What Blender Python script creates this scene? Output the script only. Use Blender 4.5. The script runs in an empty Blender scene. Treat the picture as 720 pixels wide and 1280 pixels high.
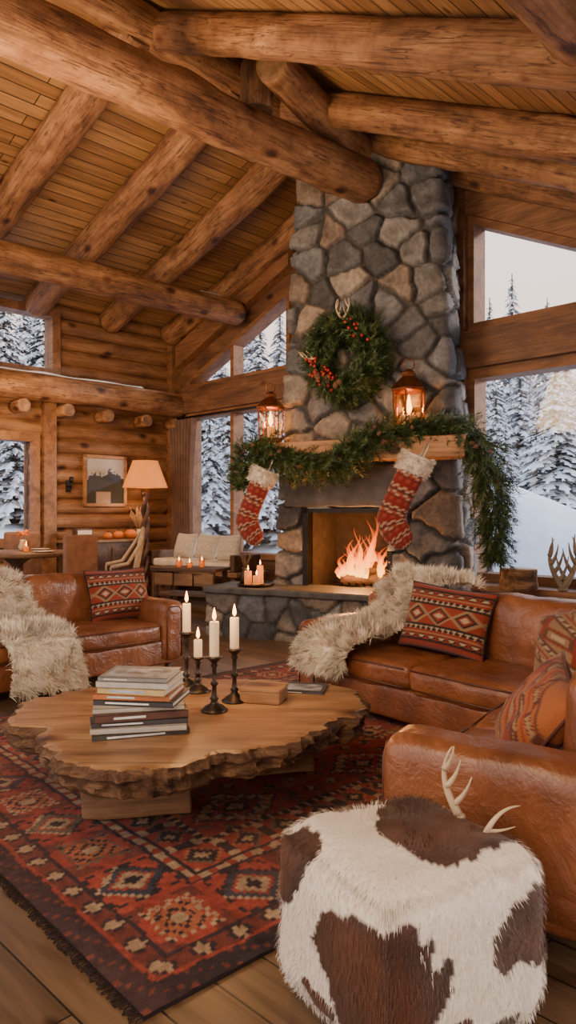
import bpy, math, random
import numpy as np
from mathutils import Vector, Matrix, noise, Euler
R=random.Random(7)
U=R.uniform
C=bpy.context.scene.collection
rad=math.radians

# ------------------------------------------------------------------ materials
def newmat(name):
    m=bpy.data.materials.new(name); m.use_nodes=True
    n=m.node_tree.nodes; l=m.node_tree.links
    return m,n,l,n['Principled BSDF']
def mix(n,l,fac,a,b,mode='MIX'):
    x=n.new('ShaderNodeMix'); x.data_type='RGBA'; x.blend_type=mode
    def put(i,v):
        if isinstance(v,(int,float)): x.inputs[i].default_value=v
        elif isinstance(v,tuple): x.inputs[i].default_value=v+(1,) if len(v)==3 else v
        else: l.new(v,x.inputs[i])
    put(0,fac); put(6,a); put(7,b)
    return x.outputs[2]
def ramp(n,l,src,stops):
    r=n.new('ShaderNodeValToRGB'); e=r.color_ramp.elements
    while len(e)<len(stops): e.new(.5)
    for i,(p,c) in enumerate(stops):
        e[i].position=p; e[i].color=tuple(c)+(1,) if len(c)==3 else c
    l.new(src,r.inputs[0]); return r.outputs[0]
def coords(n,l,scale=(1,1,1),rot=(0,0,0),rnd=True):
    tc=n.new('ShaderNodeTexCoord'); mp=n.new('ShaderNodeMapping')
    mp.inputs['Scale'].default_value=scale; mp.inputs['Rotation'].default_value=rot
    l.new(tc.outputs['Object'],mp.inputs['Vector'])
    if rnd:
        oi=n.new('ShaderNodeObjectInfo'); mu=n.new('ShaderNodeMath'); mu.operation='MULTIPLY'; mu.inputs[1].default_value=37.
        l.new(oi.outputs['Random'],mu.inputs[0]); cb=n.new('ShaderNodeCombineXYZ')
        for i in range(3): l.new(mu.outputs[0],cb.inputs[i])
        l.new(cb.outputs[0],mp.inputs['Location'])
    return mp.outputs[0]
def noi(n,l,vec,scale,detail=5,rough=.55,dist=0):
    t=n.new('ShaderNodeTexNoise'); t.inputs['Scale'].default_value=scale; t.inputs['Detail'].default_value=detail
    t.inputs['Roughness'].default_value=rough; t.inputs['Distortion'].default_value=dist
    l.new(vec,t.inputs['Vector']); return t.outputs['Fac']
def bump(n,l,src,bs,strength=.3,dist=.02):
    b=n.new('ShaderNodeBump'); b.inputs['Strength'].default_value=strength; b.inputs['Distance'].default_value=dist
    l.new(src,b.inputs['Height']); l.new(b.outputs[0],bs.inputs['Normal'])
def plain(name,col,rough=.5,metal=0,nscale=0,namt=.25,bs=0,emit=None,es=0):
    m,n,l,b=newmat(name)
    b.inputs['Roughness'].default_value=rough; b.inputs['Metallic'].default_value=metal
    v=coords(n,l); f=noi(n,l,v,nscale or 12)
    c2=tuple(x*(1-namt) for x in col); c1=tuple(min(1,x*(1+namt)) for x in col)
    l.new(ramp(n,l,f,[(.3,c2),(.7,c1)]),b.inputs['Base Color'])
    if bs: bump(n,l,f,b,bs)
    if emit: b.inputs['Emission Color'].default_value=emit+(1,); b.inputs['Emission Strength'].default_value=es
    return m
def wood(name,dark,mid,light,axis=2,knots=True,rough=.6,sc=1.0,bs=.35,crack=False):
    m,n,l,b=newmat(name); b.inputs['Roughness'].default_value=rough
    s=[3.2*sc]*3; s[axis]=.8*sc
    v=coords(n,l,tuple(s)); f=noi(n,l,v,1.6,10,.68,.6)
    col=ramp(n,l,f,[(.33,dark),(.5,mid),(.68,light)])
    s2=[26*sc]*3; s2[axis]=1.1*sc
    f2=noi(n,l,coords(n,l,tuple(s2)),1.5,7,.7)
    col=mix(n,l,.8,col,ramp(n,l,f2,[(.32,(.38,.33,.28)),(.48,(.9,.88,.86)),(.7,(1.15,1.12,1.1))]),'MULTIPLY')
    if crack:
        s4=[9*sc]*3; s4[axis]=.55*sc
        f4=noi(n,l,coords(n,l,tuple(s4)),1.3,4,.55,.3)
        col=mix(n,l,.85,col,ramp(n,l,f4,[(.485,(1,1,1)),(.497,(.22,.15,.1)),(.503,(.22,.15,.1)),(.515,(1,1,1))]),'MULTIPLY')
        f5=noi(n,l,coords(n,l,(5,5,5)),1.2,6,.7)
        col=mix(n,l,.7,col,ramp(n,l,f5,[(.35,(.5,.42,.36)),(.55,(1,1,1))]),'MULTIPLY')
    if knots:
        s3=[3.6*sc]*3; s3[axis]=2.2*sc
        vo=n.new('ShaderNodeTexVoronoi'); vo.inputs['Scale'].default_value=1; l.new(coords(n,l,tuple(s3)),vo.inputs['Vector'])
        kk=ramp(n,l,vo.outputs['Distance'],[(.09,(.07,.03,.015)),(.14,(.45,.3,.2)),(.24,(1,1,1))])
        col=mix(n,l,.9,col,kk,'MULTIPLY')
    l.new(col,b.inputs['Base Color']); bump(n,l,f2,b,bs,.02)
    return m
def planks(name,c1,c2,rowh,length,rot=0,rough=.5,dark=(.03,.015,.008),gap=.006,bs=.3):
    m,n,l,b=newmat(name); b.inputs['Roughness'].default_value=rough
    v=coords(n,l,(1,1,1),(0,0,rot),False)
    sw=lambda a,b_: (b_,a,b_) if rot else (a,b_,b_)
    br=n.new('ShaderNodeTexBrick'); br.offset=.37; br.inputs['Scale'].default_value=1
    br.inputs['Color1'].default_value=(0,0,0,1); br.inputs['Color2'].default_value=(1,1,1,1); br.inputs['Mortar'].default_value=(.5,.5,.5,1)
    br.inputs['Mortar Size'].default_value=gap; br.inputs['Brick Width'].default_value=length; br.inputs['Row Height'].default_value=rowh
    br.inputs['Bias'].default_value=0; l.new(v,br.inputs['Vector'])
    f=noi(n,l,coords(n,l,sw(1.0,14),(0,0,0),False),1.3,8,.65,.5)
    base=mix(n,l,br.outputs['Color'],c1,c2)
    base=mix(n,l,.8,base,ramp(n,l,f,[(.3,(.4,.35,.31)),(.62,(1.15,1.12,1.1))]),'MULTIPLY')
    vo=n.new('ShaderNodeTexVoronoi'); vo.inputs['Scale'].default_value=1; l.new(coords(n,l,sw(1.8,4),(0,0,0),False),vo.inputs['Vector'])
    base=mix(n,l,.8,base,ramp(n,l,vo.outputs['Distance'],[(.05,(.2,.1,.05)),(.12,(1,1,1))]),'MULTIPLY')
    col=mix(n,l,br.outputs['Fac'],base,dark)
    l.new(col,b.inputs['Base Color'])
    bump(n,l,br.outputs['Fac'],b,-bs,.01)
    return m
def vcmat(name,rough=.8,nscale=60,namt=.3,bs=.3,sheen=0,spec=.5):
    m,n,l,b=newmat(name); b.inputs['Roughness'].default_value=rough
    a=n.new('ShaderNodeAttribute'); a.attribute_name='Col'
    f=noi(n,l,coords(n,l),nscale,4)
    col=mix(n,l,namt,a.outputs['Color'],ramp(n,l,f,[(.3,(.45,.45,.45)),(.65,(1.2,1.2,1.2))]),'MULTIPLY')
    l.new(col,b.inputs['Base Color']); b.inputs['Specular IOR Level'].default_value=spec
    if sheen: b.inputs['Sheen Weight'].default_value=sheen
    if bs: bump(n,l,f,b,bs,.01)
    return m
def emis(name,col,s):
    m,n,l,b=newmat(name); b.inputs['Base Color'].default_value=col+(1,)
    b.inputs['Emission Color'].default_value=col+(1,); b.inputs['Emission Strength'].default_value=s
    return m
def glassm(name,tint=(1,1,1),g=.06):
    m,n,l,b=newmat(name); n.remove(b)
    t=n.new('ShaderNodeBsdfTransparent'); t.inputs[0].default_value=tint+(1,)
    gl=n.new('ShaderNodeBsdfGlossy'); gl.inputs['Roughness'].default_value=.03
    mx=n.new('ShaderNodeMixShader'); mx.inputs[0].default_value=g
    l.new(t.outputs[0],mx.inputs[1]); l.new(gl.outputs[0],mx.inputs[2])
    l.new(mx.outputs[0],n['Material Output'].inputs[0]); return m

M_log=wood('log_wood',(.13,.056,.024),(.31,.15,.062),(.50,.28,.13),bs=.8,crack=True)
M_logend=plain('log_end_grain',(.20,.11,.055),.7,nscale=10,namt=.45)
M_ceil=planks('ceiling_planks',(.27,.14,.055),(.42,.24,.10),.15,2.6,rot=rad(90))
M_wallw=wood('log_siding',(.10,.045,.02),(.23,.11,.045),(.33,.175,.075),axis=1)
M_panel=wood('gable_panelling',(.065,.03,.015),(.145,.066,.03),(.225,.11,.05),axis=0)
M_trim=wood('window_timber',(.10,.045,.02),(.22,.10,.042),(.30,.15,.065),axis=0,knots=False)
M_floor=planks('floor_boards',(.115,.07,.038),(.215,.135,.075),.19,2.2,rot=0,rough=.36,dark=(.015,.01,.006),gap=.004)
M_slab=wood('live_edge_top',(.16,.075,.03),(.33,.175,.075),(.46,.265,.12),axis=0,rough=.34,bs=.12,sc=.8)
M_bark=wood('slab_bark_edge',(.04,.018,.009),(.15,.072,.032),(.38,.22,.10),axis=0,rough=.8,bs=1.0,sc=2.5)
M_tleg=wood('table_leg_wood',(.10,.05,.024),(.21,.11,.05),(.29,.165,.08),axis=0,rough=.6)
M_mantel=wood('mantel_timber',(.20,.09,.035),(.38,.19,.08),(.50,.27,.12),axis=0,rough=.55)
M_dkwood=wood('dark_furniture_wood',(.04,.018,.01),(.08,.038,.02),(.13,.062,.032),axis=0,knots=False)
M_stone=vcmat('fieldstone',.72,24,.6,.8)
M_slate=plain('slate',(.07,.067,.064),.55,nscale=6,namt=.45,bs=.5)
M_soot=plain('firebox_brick',(.028,.017,.012),.9,nscale=9,namt=.5,bs=.5)
M_iron=plain('black_iron',(.02,.018,.016),.45,.8)
M_bronze=plain('aged_bronze',(.055,.04,.028),.42,.85,nscale=25,namt=.4)
M_copper=plain('lantern_copper',(.28,.10,.045),.35,.9,nscale=20,namt=.4)
M_wax=plain('candle_wax',(.74,.60,.38),.45,nscale=4,namt=.04,emit=(1,.5,.18),es=.15)
M_flame=emis('candle_flame',(1,.42,.09),11)
M_snow=plain('snow',(.84,.88,.95),.75,nscale=3,namt=.05,bs=.3)
M_glass=glassm('window_glass',(1,1,1),.03)
M_lglass=glassm('lantern_glass',(1,.82,.6),.06)
M_vc=vcmat('woven_wool',.95,220,.35,.4,.15,.2)
M_rug=vcmat('rug_wool',.95,130,.45,.5,.05,.1)
M_fur=vcmat('long_fur',.9,40,.1,0,.3,.2)
M_hide=vcmat('cowhide',.55,90,.25,.15,.1,.4)
M_knit=vcmat('chunky_knit',.95,120,.4,.8,.2,.2)
M_berry=plain('red_berry',(.36,.02,.012),.3)
M_cone=plain('pine_cone',(.13,.06,.03),.8,nscale=30)
M_antler=plain('antler_bone',(.55,.42,.27),.5,nscale=6,namt=.3)
M_paper=plain('paper_pages',(.66,.61,.52),.8,nscale=80,namt=.1)
M_curtain=plain('curtain_cloth',(.135,.08,.06),.9,nscale=5,namt=.3)
M_cloth=plain('cream_cloth',(.60,.52,.41),.9,nscale=10,namt=.15,bs=.3)
M_pump=plain('pumpkin_skin',(.6,.17,.025),.5,nscale=6)
M_shade=plain('lamp_shade_fabric',(.45,.14,.035),.9,nscale=30,namt=.2,emit=(1,.27,.035),es=.75)
def leather():
    m,n,l,b=newmat('cognac_leather')
    v=coords(n,l); f=noi(n,l,v,3,6,.6,.4); f2=noi(n,l,v,70,3)
    l.new(ramp(n,l,f,[(.25,(.09,.028,.011)),(.5,(.205,.07,.027)),(.75,(.35,.135,.055))]),b.inputs['Base Color'])
    l.new(ramp(n,l,f,[(.3,(.40,)*3),(.7,(.25,)*3)]),b.inputs['Roughness'])
    ad=n.new('ShaderNodeMath'); ad.operation='MULTIPLY_ADD'; ad.inputs[1].default_value=.2
    l.new(f2,ad.inputs[0]); f3=noi(n,l,v,7,5,.6,1.8); l.new(f3,ad.inputs[2])
    bump(n,l,ad.outputs[0],b,.6,.022); b.inputs['Coat Weight'].default_value=.15; b.inputs['Coat Roughness'].default_value=.3
    return m
M_leather=leather()
M_seam=plain('leather_piping',(.09,.03,.013),.45)
def greenm():
    m,n,l,b=newmat('fir_needles'); b.inputs['Roughness'].default_value=.6
    f=noi(n,l,coords(n,l),9,3)
    l.new(ramp(n,l,f,[(.3,(.014,.032,.010)),(.55,(.045,.085,.022)),(.75,(.13,.16,.045))]),b.inputs['Base Color']); return m
M_green=greenm()
def treem(name,dk,sn):
    m,n,l,b=newmat(name); b.inputs['Roughness'].default_value=.85
    g=n.new('ShaderNodeNewGeometry'); sp=n.new('ShaderNodeSeparateXYZ'); l.new(g.outputs['Normal'],sp.inputs[0])
    f=noi(n,l,coords(n,l),7,5,.7); ad=n.new('ShaderNodeMath'); ad.operation='MULTIPLY_ADD'; ad.inputs[1].default_value=1.1
    l.new(f,ad.inputs[0]); l.new(sp.outputs[2],ad.inputs[2])
    mr=n.new('ShaderNodeMath'); mr.operation='MULTIPLY'; mr.inputs[1].default_value=.62; l.new(ad.outputs[0],mr.inputs[0])
    l.new(ramp(n,l,mr.outputs[0],[(.0,dk),(.40,tuple(x*1.4 for x in dk)),(.58,tuple(x*.7 for x in sn)),(.75,sn)]),b.inputs['Base Color'])
    return m
M_tree=treem('snowy_branches',(.085,.10,.10),(.80,.85,.92))
M_treefar=treem('haze_tinted_branches',(.20,.225,.24),(.74,.78,.85))  # paler copy for far trees, distance haze mixed into the colours
M_trunk=plain('tree_bark',(.06,.045,.035),.9)
def firem():
    m,n,l,b=newmat('fire_flame'); n.remove(b)
    tc=n.new('ShaderNodeTexCoord'); sp=n.new('ShaderNodeSeparateXYZ'); l.new(tc.outputs['Generated'],sp.inputs[0])
    f=noi(n,l,coords(n,l,(1,1,.5)),9,4,.6,1.0)
    ad=n.new('ShaderNodeMath'); ad.operation='MULTIPLY_ADD'; ad.inputs[1].default_value=.6; l.new(f,ad.inputs[0]); l.new(sp.outputs[2],ad.inputs[2])
    col=ramp(n,l,ad.outputs[0],[(.25,(1,.46,.07)),(.6,(1,.28,.025)),(1,(.9,.10,.005))])
    e=n.new('ShaderNodeEmission'); l.new(col,e.inputs[0]); e.inputs[1].default_value=5.2
    t=n.new('ShaderNodeBsdfTransparent'); mx=n.new('ShaderNodeMixShader')
    l.new(ramp(n,l,ad.outputs[0],[(.35,(.8,.8,.8)),(1.0,(.12,.12,.12))]),mx.inputs[0]); l.new(t.outputs[0],mx.inputs[1]); l.new(e.outputs[0],mx.inputs[2])
    l.new(mx.outputs[0],n['Material Output'].inputs[0]); return m
M_fire=firem()

# ------------------------------------------------------------------ geometry helpers
class G:
    def __init__(s): s.v=[]; s.f=[]; s.c=[]; s.mi=[]
    def add(s,vf,M=None,col=None,mi=0):
        v,f=vf; o=len(s.v)
        if M is not None: v=[M@Vector(p) for p in v]
        s.v+= [tuple(p) for p in v]; s.f+=[tuple(i+o for i in q) for q in f]; s.mi+=[mi]*len(f)
        if col is not None: s.c+=[col]*len(v)
        return s
def mesh(name,g,mats,smooth=False,cols=None,mi=None):
    if isinstance(g,G):
        v,f=g.v,g.f; cols=cols if cols is not None else (g.c if g.c else None); mi=mi or g.mi
    else: v,f=g
    me=bpy.data.meshes.new(name)
    me.from_pydata([(float(p[0]),float(p[1]),float(p[2])) for p in v],[],f)
    if mats is not None:
        for m in (mats if isinstance(mats,(list,tuple)) else [mats]): me.materials.append(m)
    if mi and any(mi): me.polygons.foreach_set('material_index',mi)
    if smooth: me.polygons.foreach_set('use_smooth',[True]*len(me.polygons))
    if cols is not None:
        ca=me.color_attributes.new('Col','FLOAT_COLOR','POINT')
        a=np.ones((len(v),4),np.float32); a[:,:3]=np.array([c[:3] for c in cols],np.float32); ca.data.foreach_set('color',a.ravel())
    me.update(); return me
def link(o,parent=None,loc=(0,0,0),rot=(0,0,0),scale=(1,1,1),M=None):
    C.objects.link(o)
    if parent: o.parent=parent
    if M is not None: o.matrix_local=M
    else: o.location=loc; o.rotation_euler=rot; o.scale=scale
    return o
def meta(o,label,cat,group=None,kind=None):
    if label: o['label']=label
    if cat: o['category']=cat
    if group: o['group']=group
    if kind: o['kind']=kind
def T(name,label,cat,loc=(0,0,0),rot=(0,0,0),group=None,M=None,scale=(1,1,1)):
    o=bpy.data.objects.new(name,None); o.empty_display_size=.1; link(o,None,loc,rot,scale,M); meta(o,label,cat,group); return o
def P(name,parent,g,mat,smooth=True,loc=(0,0,0),rot=(0,0,0),label=None,M=None,cols=None):
    me=g if isinstance(g,bpy.types.Mesh) else mesh(name,g,mat,smooth,cols)
    o=bpy.data.objects.new(name,me); link(o,parent,loc,rot,M=M)
    if label: o['label']=label
    return o
def S(name,label,cat,g,mat,smooth=True,loc=(0,0,0),rot=(0,0,0),M=None,group=None,kind=None,cols=None):
    o=P(name,None,g,mat,smooth,loc,rot,None,M,cols); meta(o,label,cat,group,kind); return o
def box(sx,sy,sz,c=(0,0,0)):
    x,y,z=sx/2,sy/2,sz/2
    v=[(c[0]+a*x,c[1]+b*y,c[2]+d*z) for a in(-1,1) for b in(-1,1) for d in(-1,1)]
    return v,[(0,1,3,2),(4,6,7,5),(0,4,5,1),(2,3,7,6),(0,2,6,4),(1,5,7,3)]
def bx(x0,x1,y0,y1,z0,z1): return box(x1-x0,y1-y0,z1-z0,((x0+x1)/2,(y0+y1)/2,(z0+z1)/2))
def rbox(hx,hy,hz,r,puff=(0,0,0),n=6,nr=3,c=(0,0,0),wr=0,seed=0):
    r=min(r,hx*.98,hy*.98,hz*.98)
    def ax(h):
        a=[-h+r*(1-math.cos(math.pi/2*k/nr)) for k in range(nr)]
        b=[-h+r+(2*h-2*r)*k/n for k in range(n+1)]
        return a+b+[-x for x in reversed(a)]
    X,Y,Z=ax(hx),ax(hy),ax(hz); H=(hx,hy,hz); v=[];f=[];idx={}
    def vert(p):
        k=tuple(round(q,6) for q in p)
        if k in idx: return idx[k]
        core=[max(-(H[i]-r),min(H[i]-r,p[i])) for i in range(3)]
        d=Vector([p[i]-core[i] for i in range(3)])
        d=d.normalized()*r if d.length>1e-9 else d
        q=[core[i]+d[i] for i in range(3)]
        u=[1-(q[i]/H[i])**2 for i in range(3)]
        w=[q[0]*(1+puff[0]*u[1]*u[2]),q[1]*(1+puff[1]*u[0]*u[2]),q[2]*(1+puff[2]*u[0]*u[1])]
        if wr:
            nn=noise.noise_vector(Vector(w)*4+Vector((seed*3.1,seed,0)))+.35*noise.noise_vector(Vector(w)*13+Vector((seed*3.1,seed,0)))
            w=[w[i]+wr*nn[i] for i in range(3)]
        v.append((w[0]+c[0],w[1]+c[1],w[2]+c[2])); idx[k]=len(v)-1; return idx[k]
    for a,b,cax in ((0,1,2),(1,2,0),(2,0,1)):
        A=(X,Y,Z)[a];B=(X,Y,Z)[b]
        for sgn in(-1,1):
            for i in range(len(A)-1):
                for j in range(len(B)-1):
                    q=[]
                    for (ii,jj) in((i,j),(i+1,j),(i+1,j+1),(i,j+1)):
                        p=[0,0,0];p[a]=A[ii];p[b]=B[jj];p[cax]=sgn*H[cax]; q.append(vert(p))
                    f.append(tuple(q) if sgn>0 else tuple(reversed(q)))
    return v,f
def lathe(prof,seg=20,c=(0,0,0)):
    v=[];f=[]
    for r,z in prof:
        for k in range(seg):
            a=2*math.pi*k/seg; v.append((c[0]+r*math.cos(a),c[1]+r*math.sin(a),c[2]+z))
    for i in range(len(prof)-1):
        for k in range(seg):
            k2=(k+1)%seg; f.append((i*seg+k,i*seg+k2,(i+1)*seg+k2,(i+1)*seg+k))
    f.append(tuple(reversed(range(seg)))); f.append(tuple(range((len(prof)-1)*seg,len(prof)*seg)))
    return v,f
def tube(pts,rr,seg=10,ry=None,up=None):
    pts=[Vector(p) for p in pts]; n=len(pts); v=[];f=[]
    if not isinstance(rr,(list,tuple)): rr=[rr]*n
    if ry is None: ry=rr
    t0=(pts[1]-pts[0]).normalized()
    u=Vector(up) if up else (Vector((0,0,1)) if abs(t0.z)<.9 else Vector((1,0,0)))
    for i in range(n):
        t=(pts[min(i+1,n-1)]-pts[max(i-1,0)]).normalized()
        a=(u-t*u.dot(t)).normalized(); b=t.cross(a); u=a
        for k in range(seg):
            w=2*math.pi*k/seg; v.append(pts[i]+a*math.cos(w)*rr[i]+b*math.sin(w)*ry[i])
    for i in range(n-1):
        for k in range(seg):
            k2=(k+1)%seg; f.append((i*seg+k,i*seg+k2,(i+1)*seg+k2,(i+1)*seg+k))
    f.append(tuple(reversed(range(seg)))); f.append(tuple(range((n-1)*seg,n*seg)))
    return v,f
def between(p0,p1):
    p0=Vector(p0);p1=Vector(p1); q=(p1-p0).to_track_quat('Z','Y')
    return Matrix.Translation(p0)@q.to_matrix().to_4x4()
def logmesh(L,r0,r1=None,seed=0,seg=30):
    r1=r1 or r0; n=max(3,int(L/.07)); v=[];f=[]
    for i in range(n+1):
        z=L*i/n; rr=r0+(r1-r0)*i/n
        ex=.96 if i in(0,n) else 1
        for k in range(seg):
            a=2*math.pi*k/seg
            d=1+.08*noise.noise(Vector((math.cos(a)*.9+seed*7,math.sin(a)*.9,z*.9)))+.06*noise.noise(Vector((math.cos(a)*3+seed*7,math.sin(a)*3,z*3)))
            kn=noise.noise(Vector((math.cos(a)*2.2+seed*3,math.sin(a)*2.2,z*2.6+50))); d+=.3*max(0,kn-.38)
            v.append((rr*ex*d*math.cos(a)+.02*math.sin(z*1.1+seed),rr*ex*d*math.sin(a)+.02*math.cos(z*.8+seed),z))
    for i in range(n):
        for k in range(seg):
            k2=(k+1)%seg; f.append((i*seg+k,i*seg+k2,(i+1)*seg+k2,(i+1)*seg+k))
    f.append(tuple(reversed(range(seg)))); f.append(tuple(range(n*seg,(n+1)*seg)))
    return v,f
_ls=[0]
def log(name,p0,p1,r0,r1,label,cat='beam',group=None):
    _ls[0]+=1; L=(Vector(p1)-Vector(p0)).length
    v,f=logmesh(L,r0,r1,_ls[0]); me=mesh(name,(v,f),[M_log,M_logend],True,mi=[0]*(len(f)-2)+[1,1])
    for p in list(me.polygons)[-2:]: p.use_smooth=False
    return S(name,label,cat,me,None,M=between(p0,p1),group=group)
def prism(poly,y0,y1):
    n=len(poly); v=[(x,y0,z) for x,z in poly]+[(x,y1,z) for x,z in poly]
    f=[tuple(range(n)),tuple(reversed(range(n,2*n)))]+[(i,i+n,(i+1)%n+n,(i+1)%n) for i in range(n)]
    return v,f

# ------------------------------------------------------------------ room frame (45 degrees to the view)
O=Vector((3.1,7.76,0)); RM=Matrix.Translation(O)@Matrix.Rotation(rad(-45),4,'Z')
def rp(s,t,z): return RM@Vector((-s,-t,z))
def zc(s): return 6.2-.33*(s-2.4) if s>2.4 else 6.2-.5*(2.4-s)
SL,SR,TB=7.1,-5.5,9.8
def struct(name,g,mat,smooth=False,M=RM,label=None):
    o=P(name,None,g,mat,smooth,M=M); o['kind']='structure'
    if label:o['label']=label
    return o
g=G(); g.add(bx(-SL-.2,-SR+.2,-TB,.2,-.12,0)); struct('floor',g,M_floor,label='wide oak plank floor')
g=G(); g.add(prism([(-2.4,6.2),(-SL-.35,zc(SL+.35)),(-SL-.35,zc(SL+.35)+.12),(-2.4,6.34),(-SR+.3,zc(SR-.3)+.14),(-SR+.3,zc(SR-.3))],-TB,.5))
struct('ceiling',g,M_ceil,label='pitched pine plank ceiling')
# gable wall
g=G()
def pr(poly,a=-.12,b=.12): g.add(prism([(-s,z) for s,z in poly],a,b))
pr([(SR,0),(1.25,0),(1.25,.62),(SR,.62)])
pr([(1.25,0),(4.2,0),(4.2,zc(4.2)),(2.4,6.2),(1.25,zc(1.25))])
pr([(4.2,0),(6.7,0),(6.7,.72),(4.2,.72)])
pr([(6.7,0),(SL,0),(SL,zc(SL)),(6.7,zc(6.7))])
pr([(4.2,4.75),(6.7,3.68),(6.7,zc(6.7)),(4.2,zc(4.2))])
pr([(-1.5,3.65),(1.25,5.02),(1.25,zc(1.25)),(-1.5,zc(-1.5))])
pr([(SR,3.4),(-1.5,3.4),(-1.5,zc(-1.5)),(SR,zc(SR)+.02)])
struct('wall_back',g,M_panel,label='timber gable wall')
def frame(name,poly,w=.09,d0=-.16,d1=.1,mull=(),mat=M_trim):
    g=G(); c=Vector((sum(p[0] for p in poly)/len(poly),sum(p[1] for p in poly)/len(poly)))
    n=len(poly)
    inner=[]
    for i in range(n):
        p=Vector(poly[i]);a=(Vector(poly[i])-Vector(poly[i-1])).normalized();b=(Vector(poly[(i+1)%n])-p).normalized()
        na=Vector((-a.y,a.x)); nb=Vector((-b.y,b.x))
        if na.dot(c-p)<0: na=-na
        if nb.dot(c-p)<0: nb=-nb
        m=(na+nb); m=m/ (1+na.dot(nb)); inner.append(p+m*w)
    for i in range(n):
        j=(i+1)%n; g.add(prism([(-poly[i][0],poly[i][1]),(-poly[j][0],poly[j][1]),(-inner[j].x,inner[j].y),(-inner[i].x,inner[i].y)],d0,d1))
    for s0,z0,s1,z1 in mull: g.add(prism([(-s0,z0),(-s1,z0),(-s1,z1),(-s0,z1)],d0+.02,d1-.02))
    o=struct(name,g,mat); 
    gg=P('glass_pane',o,prism([(-p[0],p[1]) for p in poly],-.01,.01),M_glass,False)
    return o
frame('window_1',[(4.2,.72),(6.7,.72),(6.7,3.13),(4.2,3.13)],mull=[(5.48,.8,5.56,3.1)])
frame('window_2',[(4.2,3.56),(6.7,3.56),(6.7,3.68),(4.2,4.75)],w=.07,mull=[(5.48,3.6,5.56,4.16)])
frame('window_3',[(-4.6,.62),(1.25,.62),(1.25,3.13),(-4.6,3.13)],w=.12,mull=[(-1.6,.7,-1.45,3.1)])
frame('window_4',[(-1.25,3.56),(1.25,3.56),(1.25,5.0),(-1.25,3.78)],w=.11)
g=G(); g.add(bx(-1.35,4.6,-.26,.14,3.13,3.56)); struct('trim_1',g,M_panel,label='thick timber transom')
g=G(); g.add(bx(-6.95,-4.1,-.24,.14,3.13,3.56)); struct('trim_2',g,M_panel,label='thick timber transom')
g=G(); g.add(bx(-1.55,-1.22,-.25,.1,0,5.6)); struct('trim_3',g,M_panel,label='dark timber post')
g=G(); g.add(bx(-1.4,4.5,-.5,.1,.57,.64)); struct('trim_4',g,M_trim,label='deep timber window sill')
g=G(); g.add(prism([(-4.1,5.05),(-6.85,3.92),(-6.85,4.3),(-4.1,5.4)],-.28,-.1)); struct('trim_5',g,M_trim,label='raking gable timber')
g=G(); g.add(prism([(-1.4,5.05),(4,2.4),(4,2.75),(-1.4,5.4)],-.22,-.1)); struct('trim_6',g,M_trim,label='raking gable timber')
# left log wall
g=G(); rows=[k*.235 for k in range(20)]
holes=[(2.8,4.4,1.06,2.5),(2.45,4.9,3.62,4.6)]
for z0 in rows:
    z1=min(z0+.235,4.66)
    if z1-z0<.03: continue
    cuts=[(a,b) for a,b,c,d in holes if z1>c+.05 and z0<d-.05]
    iv=[];cur=0.0
    for a,b in sorted(cuts): iv.append((cur,a));cur=b
    iv.append((cur,TB))
    for a,b in iv:
        prof=[(-SL-.12,z0),(-SL-.0,z0)]+[(-SL+.07*math.sin(math.pi*k/6)**.6,z0+(z1-z0)*k/6) for k in range(1,6)]+[(-SL,z1),(-SL-.12,z1)]
        v=[(x,-a,z) for x,z in prof]+[(x,-b,z) for x,z in prof]; n=len(prof)
        f=[(i,i+n,(i+1)%n+n,(i+1)%n) for i in range(n)]+[tuple(range(n)),tuple(reversed(range(n,2*n)))]
        g.add((v,f))
struct('wall_left',g,M_wallw,label='stacked log siding wall')
def lframe(name,a,b,c,d,mull=()):
    g=G(); w=.13
    for y0,y1,z0,z1 in[(a-w,a,c-w,d+w),(b,b+w,c-w,d+w),(a,b,d,d+w),(a,b,c-w,c)]+[(m-.04,m+.04,c,d) for m in mull]:
        g.add(bx(-SL-.14,-SL+.13,-y1,-y0,z0,z1))
    o=struct(name,g,M_trim); P('glass_pane',o,bx(-SL-.03,-SL-.01,-b,-a,c,d),M_glass,False); return o
lframe('window_5',2.8,4.4,1.06,2.5); lframe('window_6',2.47,4.9,3.62,4.42)
g=G(); g.add(bx(-SL-.1,-SL+.16,-2.62,-2.42,0,3.2)); struct('trim_7',g,M_trim,label='timber door post')
g=G(); g.add(bx(-SL,-SL+.18,-.3,-.1,0,4.6)); struct('trim_8',g,M_trim,label='corner post')
g=G(); g.add(bx(-SL+.02,-6.72,-TB,-.12,3.40,3.47)); struct('trim_9',g,M_trim,label='loft ledge boards')

# ------------------------------------------------------------------ beams
for i,t in enumerate([.3,1.46,2.72,3.96,5.3,6.7,8.1]):
    log('roof_rafter',rp(2.45,t,zc(2.45)-.2),rp(7.0,t,zc(7.0)-.18),.205,.19,'round pine rafter under the pitched plank ceiling','rafter','left slope log rafters')
for i,t in enumerate([.35,1.1,2.05,3.69,5.4,7.2]):
    log('roof_rafter',rp(2.35,t,zc(2.35)-.2),rp(-5.3,t,zc(-5.3)-.2),.145 if i<2 else .165,.17,'dark round pine rafter on the window side slope','rafter','right slope log rafters')
log('ridge_beam',rp(2.4,.15,6.0),rp(2.4,9.6,6.0),.17,.17,'round log ridge beam at the roof peak')
log('tie_beam',(.90,8.28,5.25),(-2.9,4.5,5.0),.235,.235,'massive knotty peeled log beam ending at the chimney')
log('tie_beam',(-.77,11.2,4.56),(-4.9,7.1,4.42),.185,.195,'long peeled log beam across the left roof slope')
log('loft_beam',rp(6.82,.15,3.28),rp(6.82,9.6,3.24),.19,.2,'heavy log beam along the loft ledge')
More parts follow.
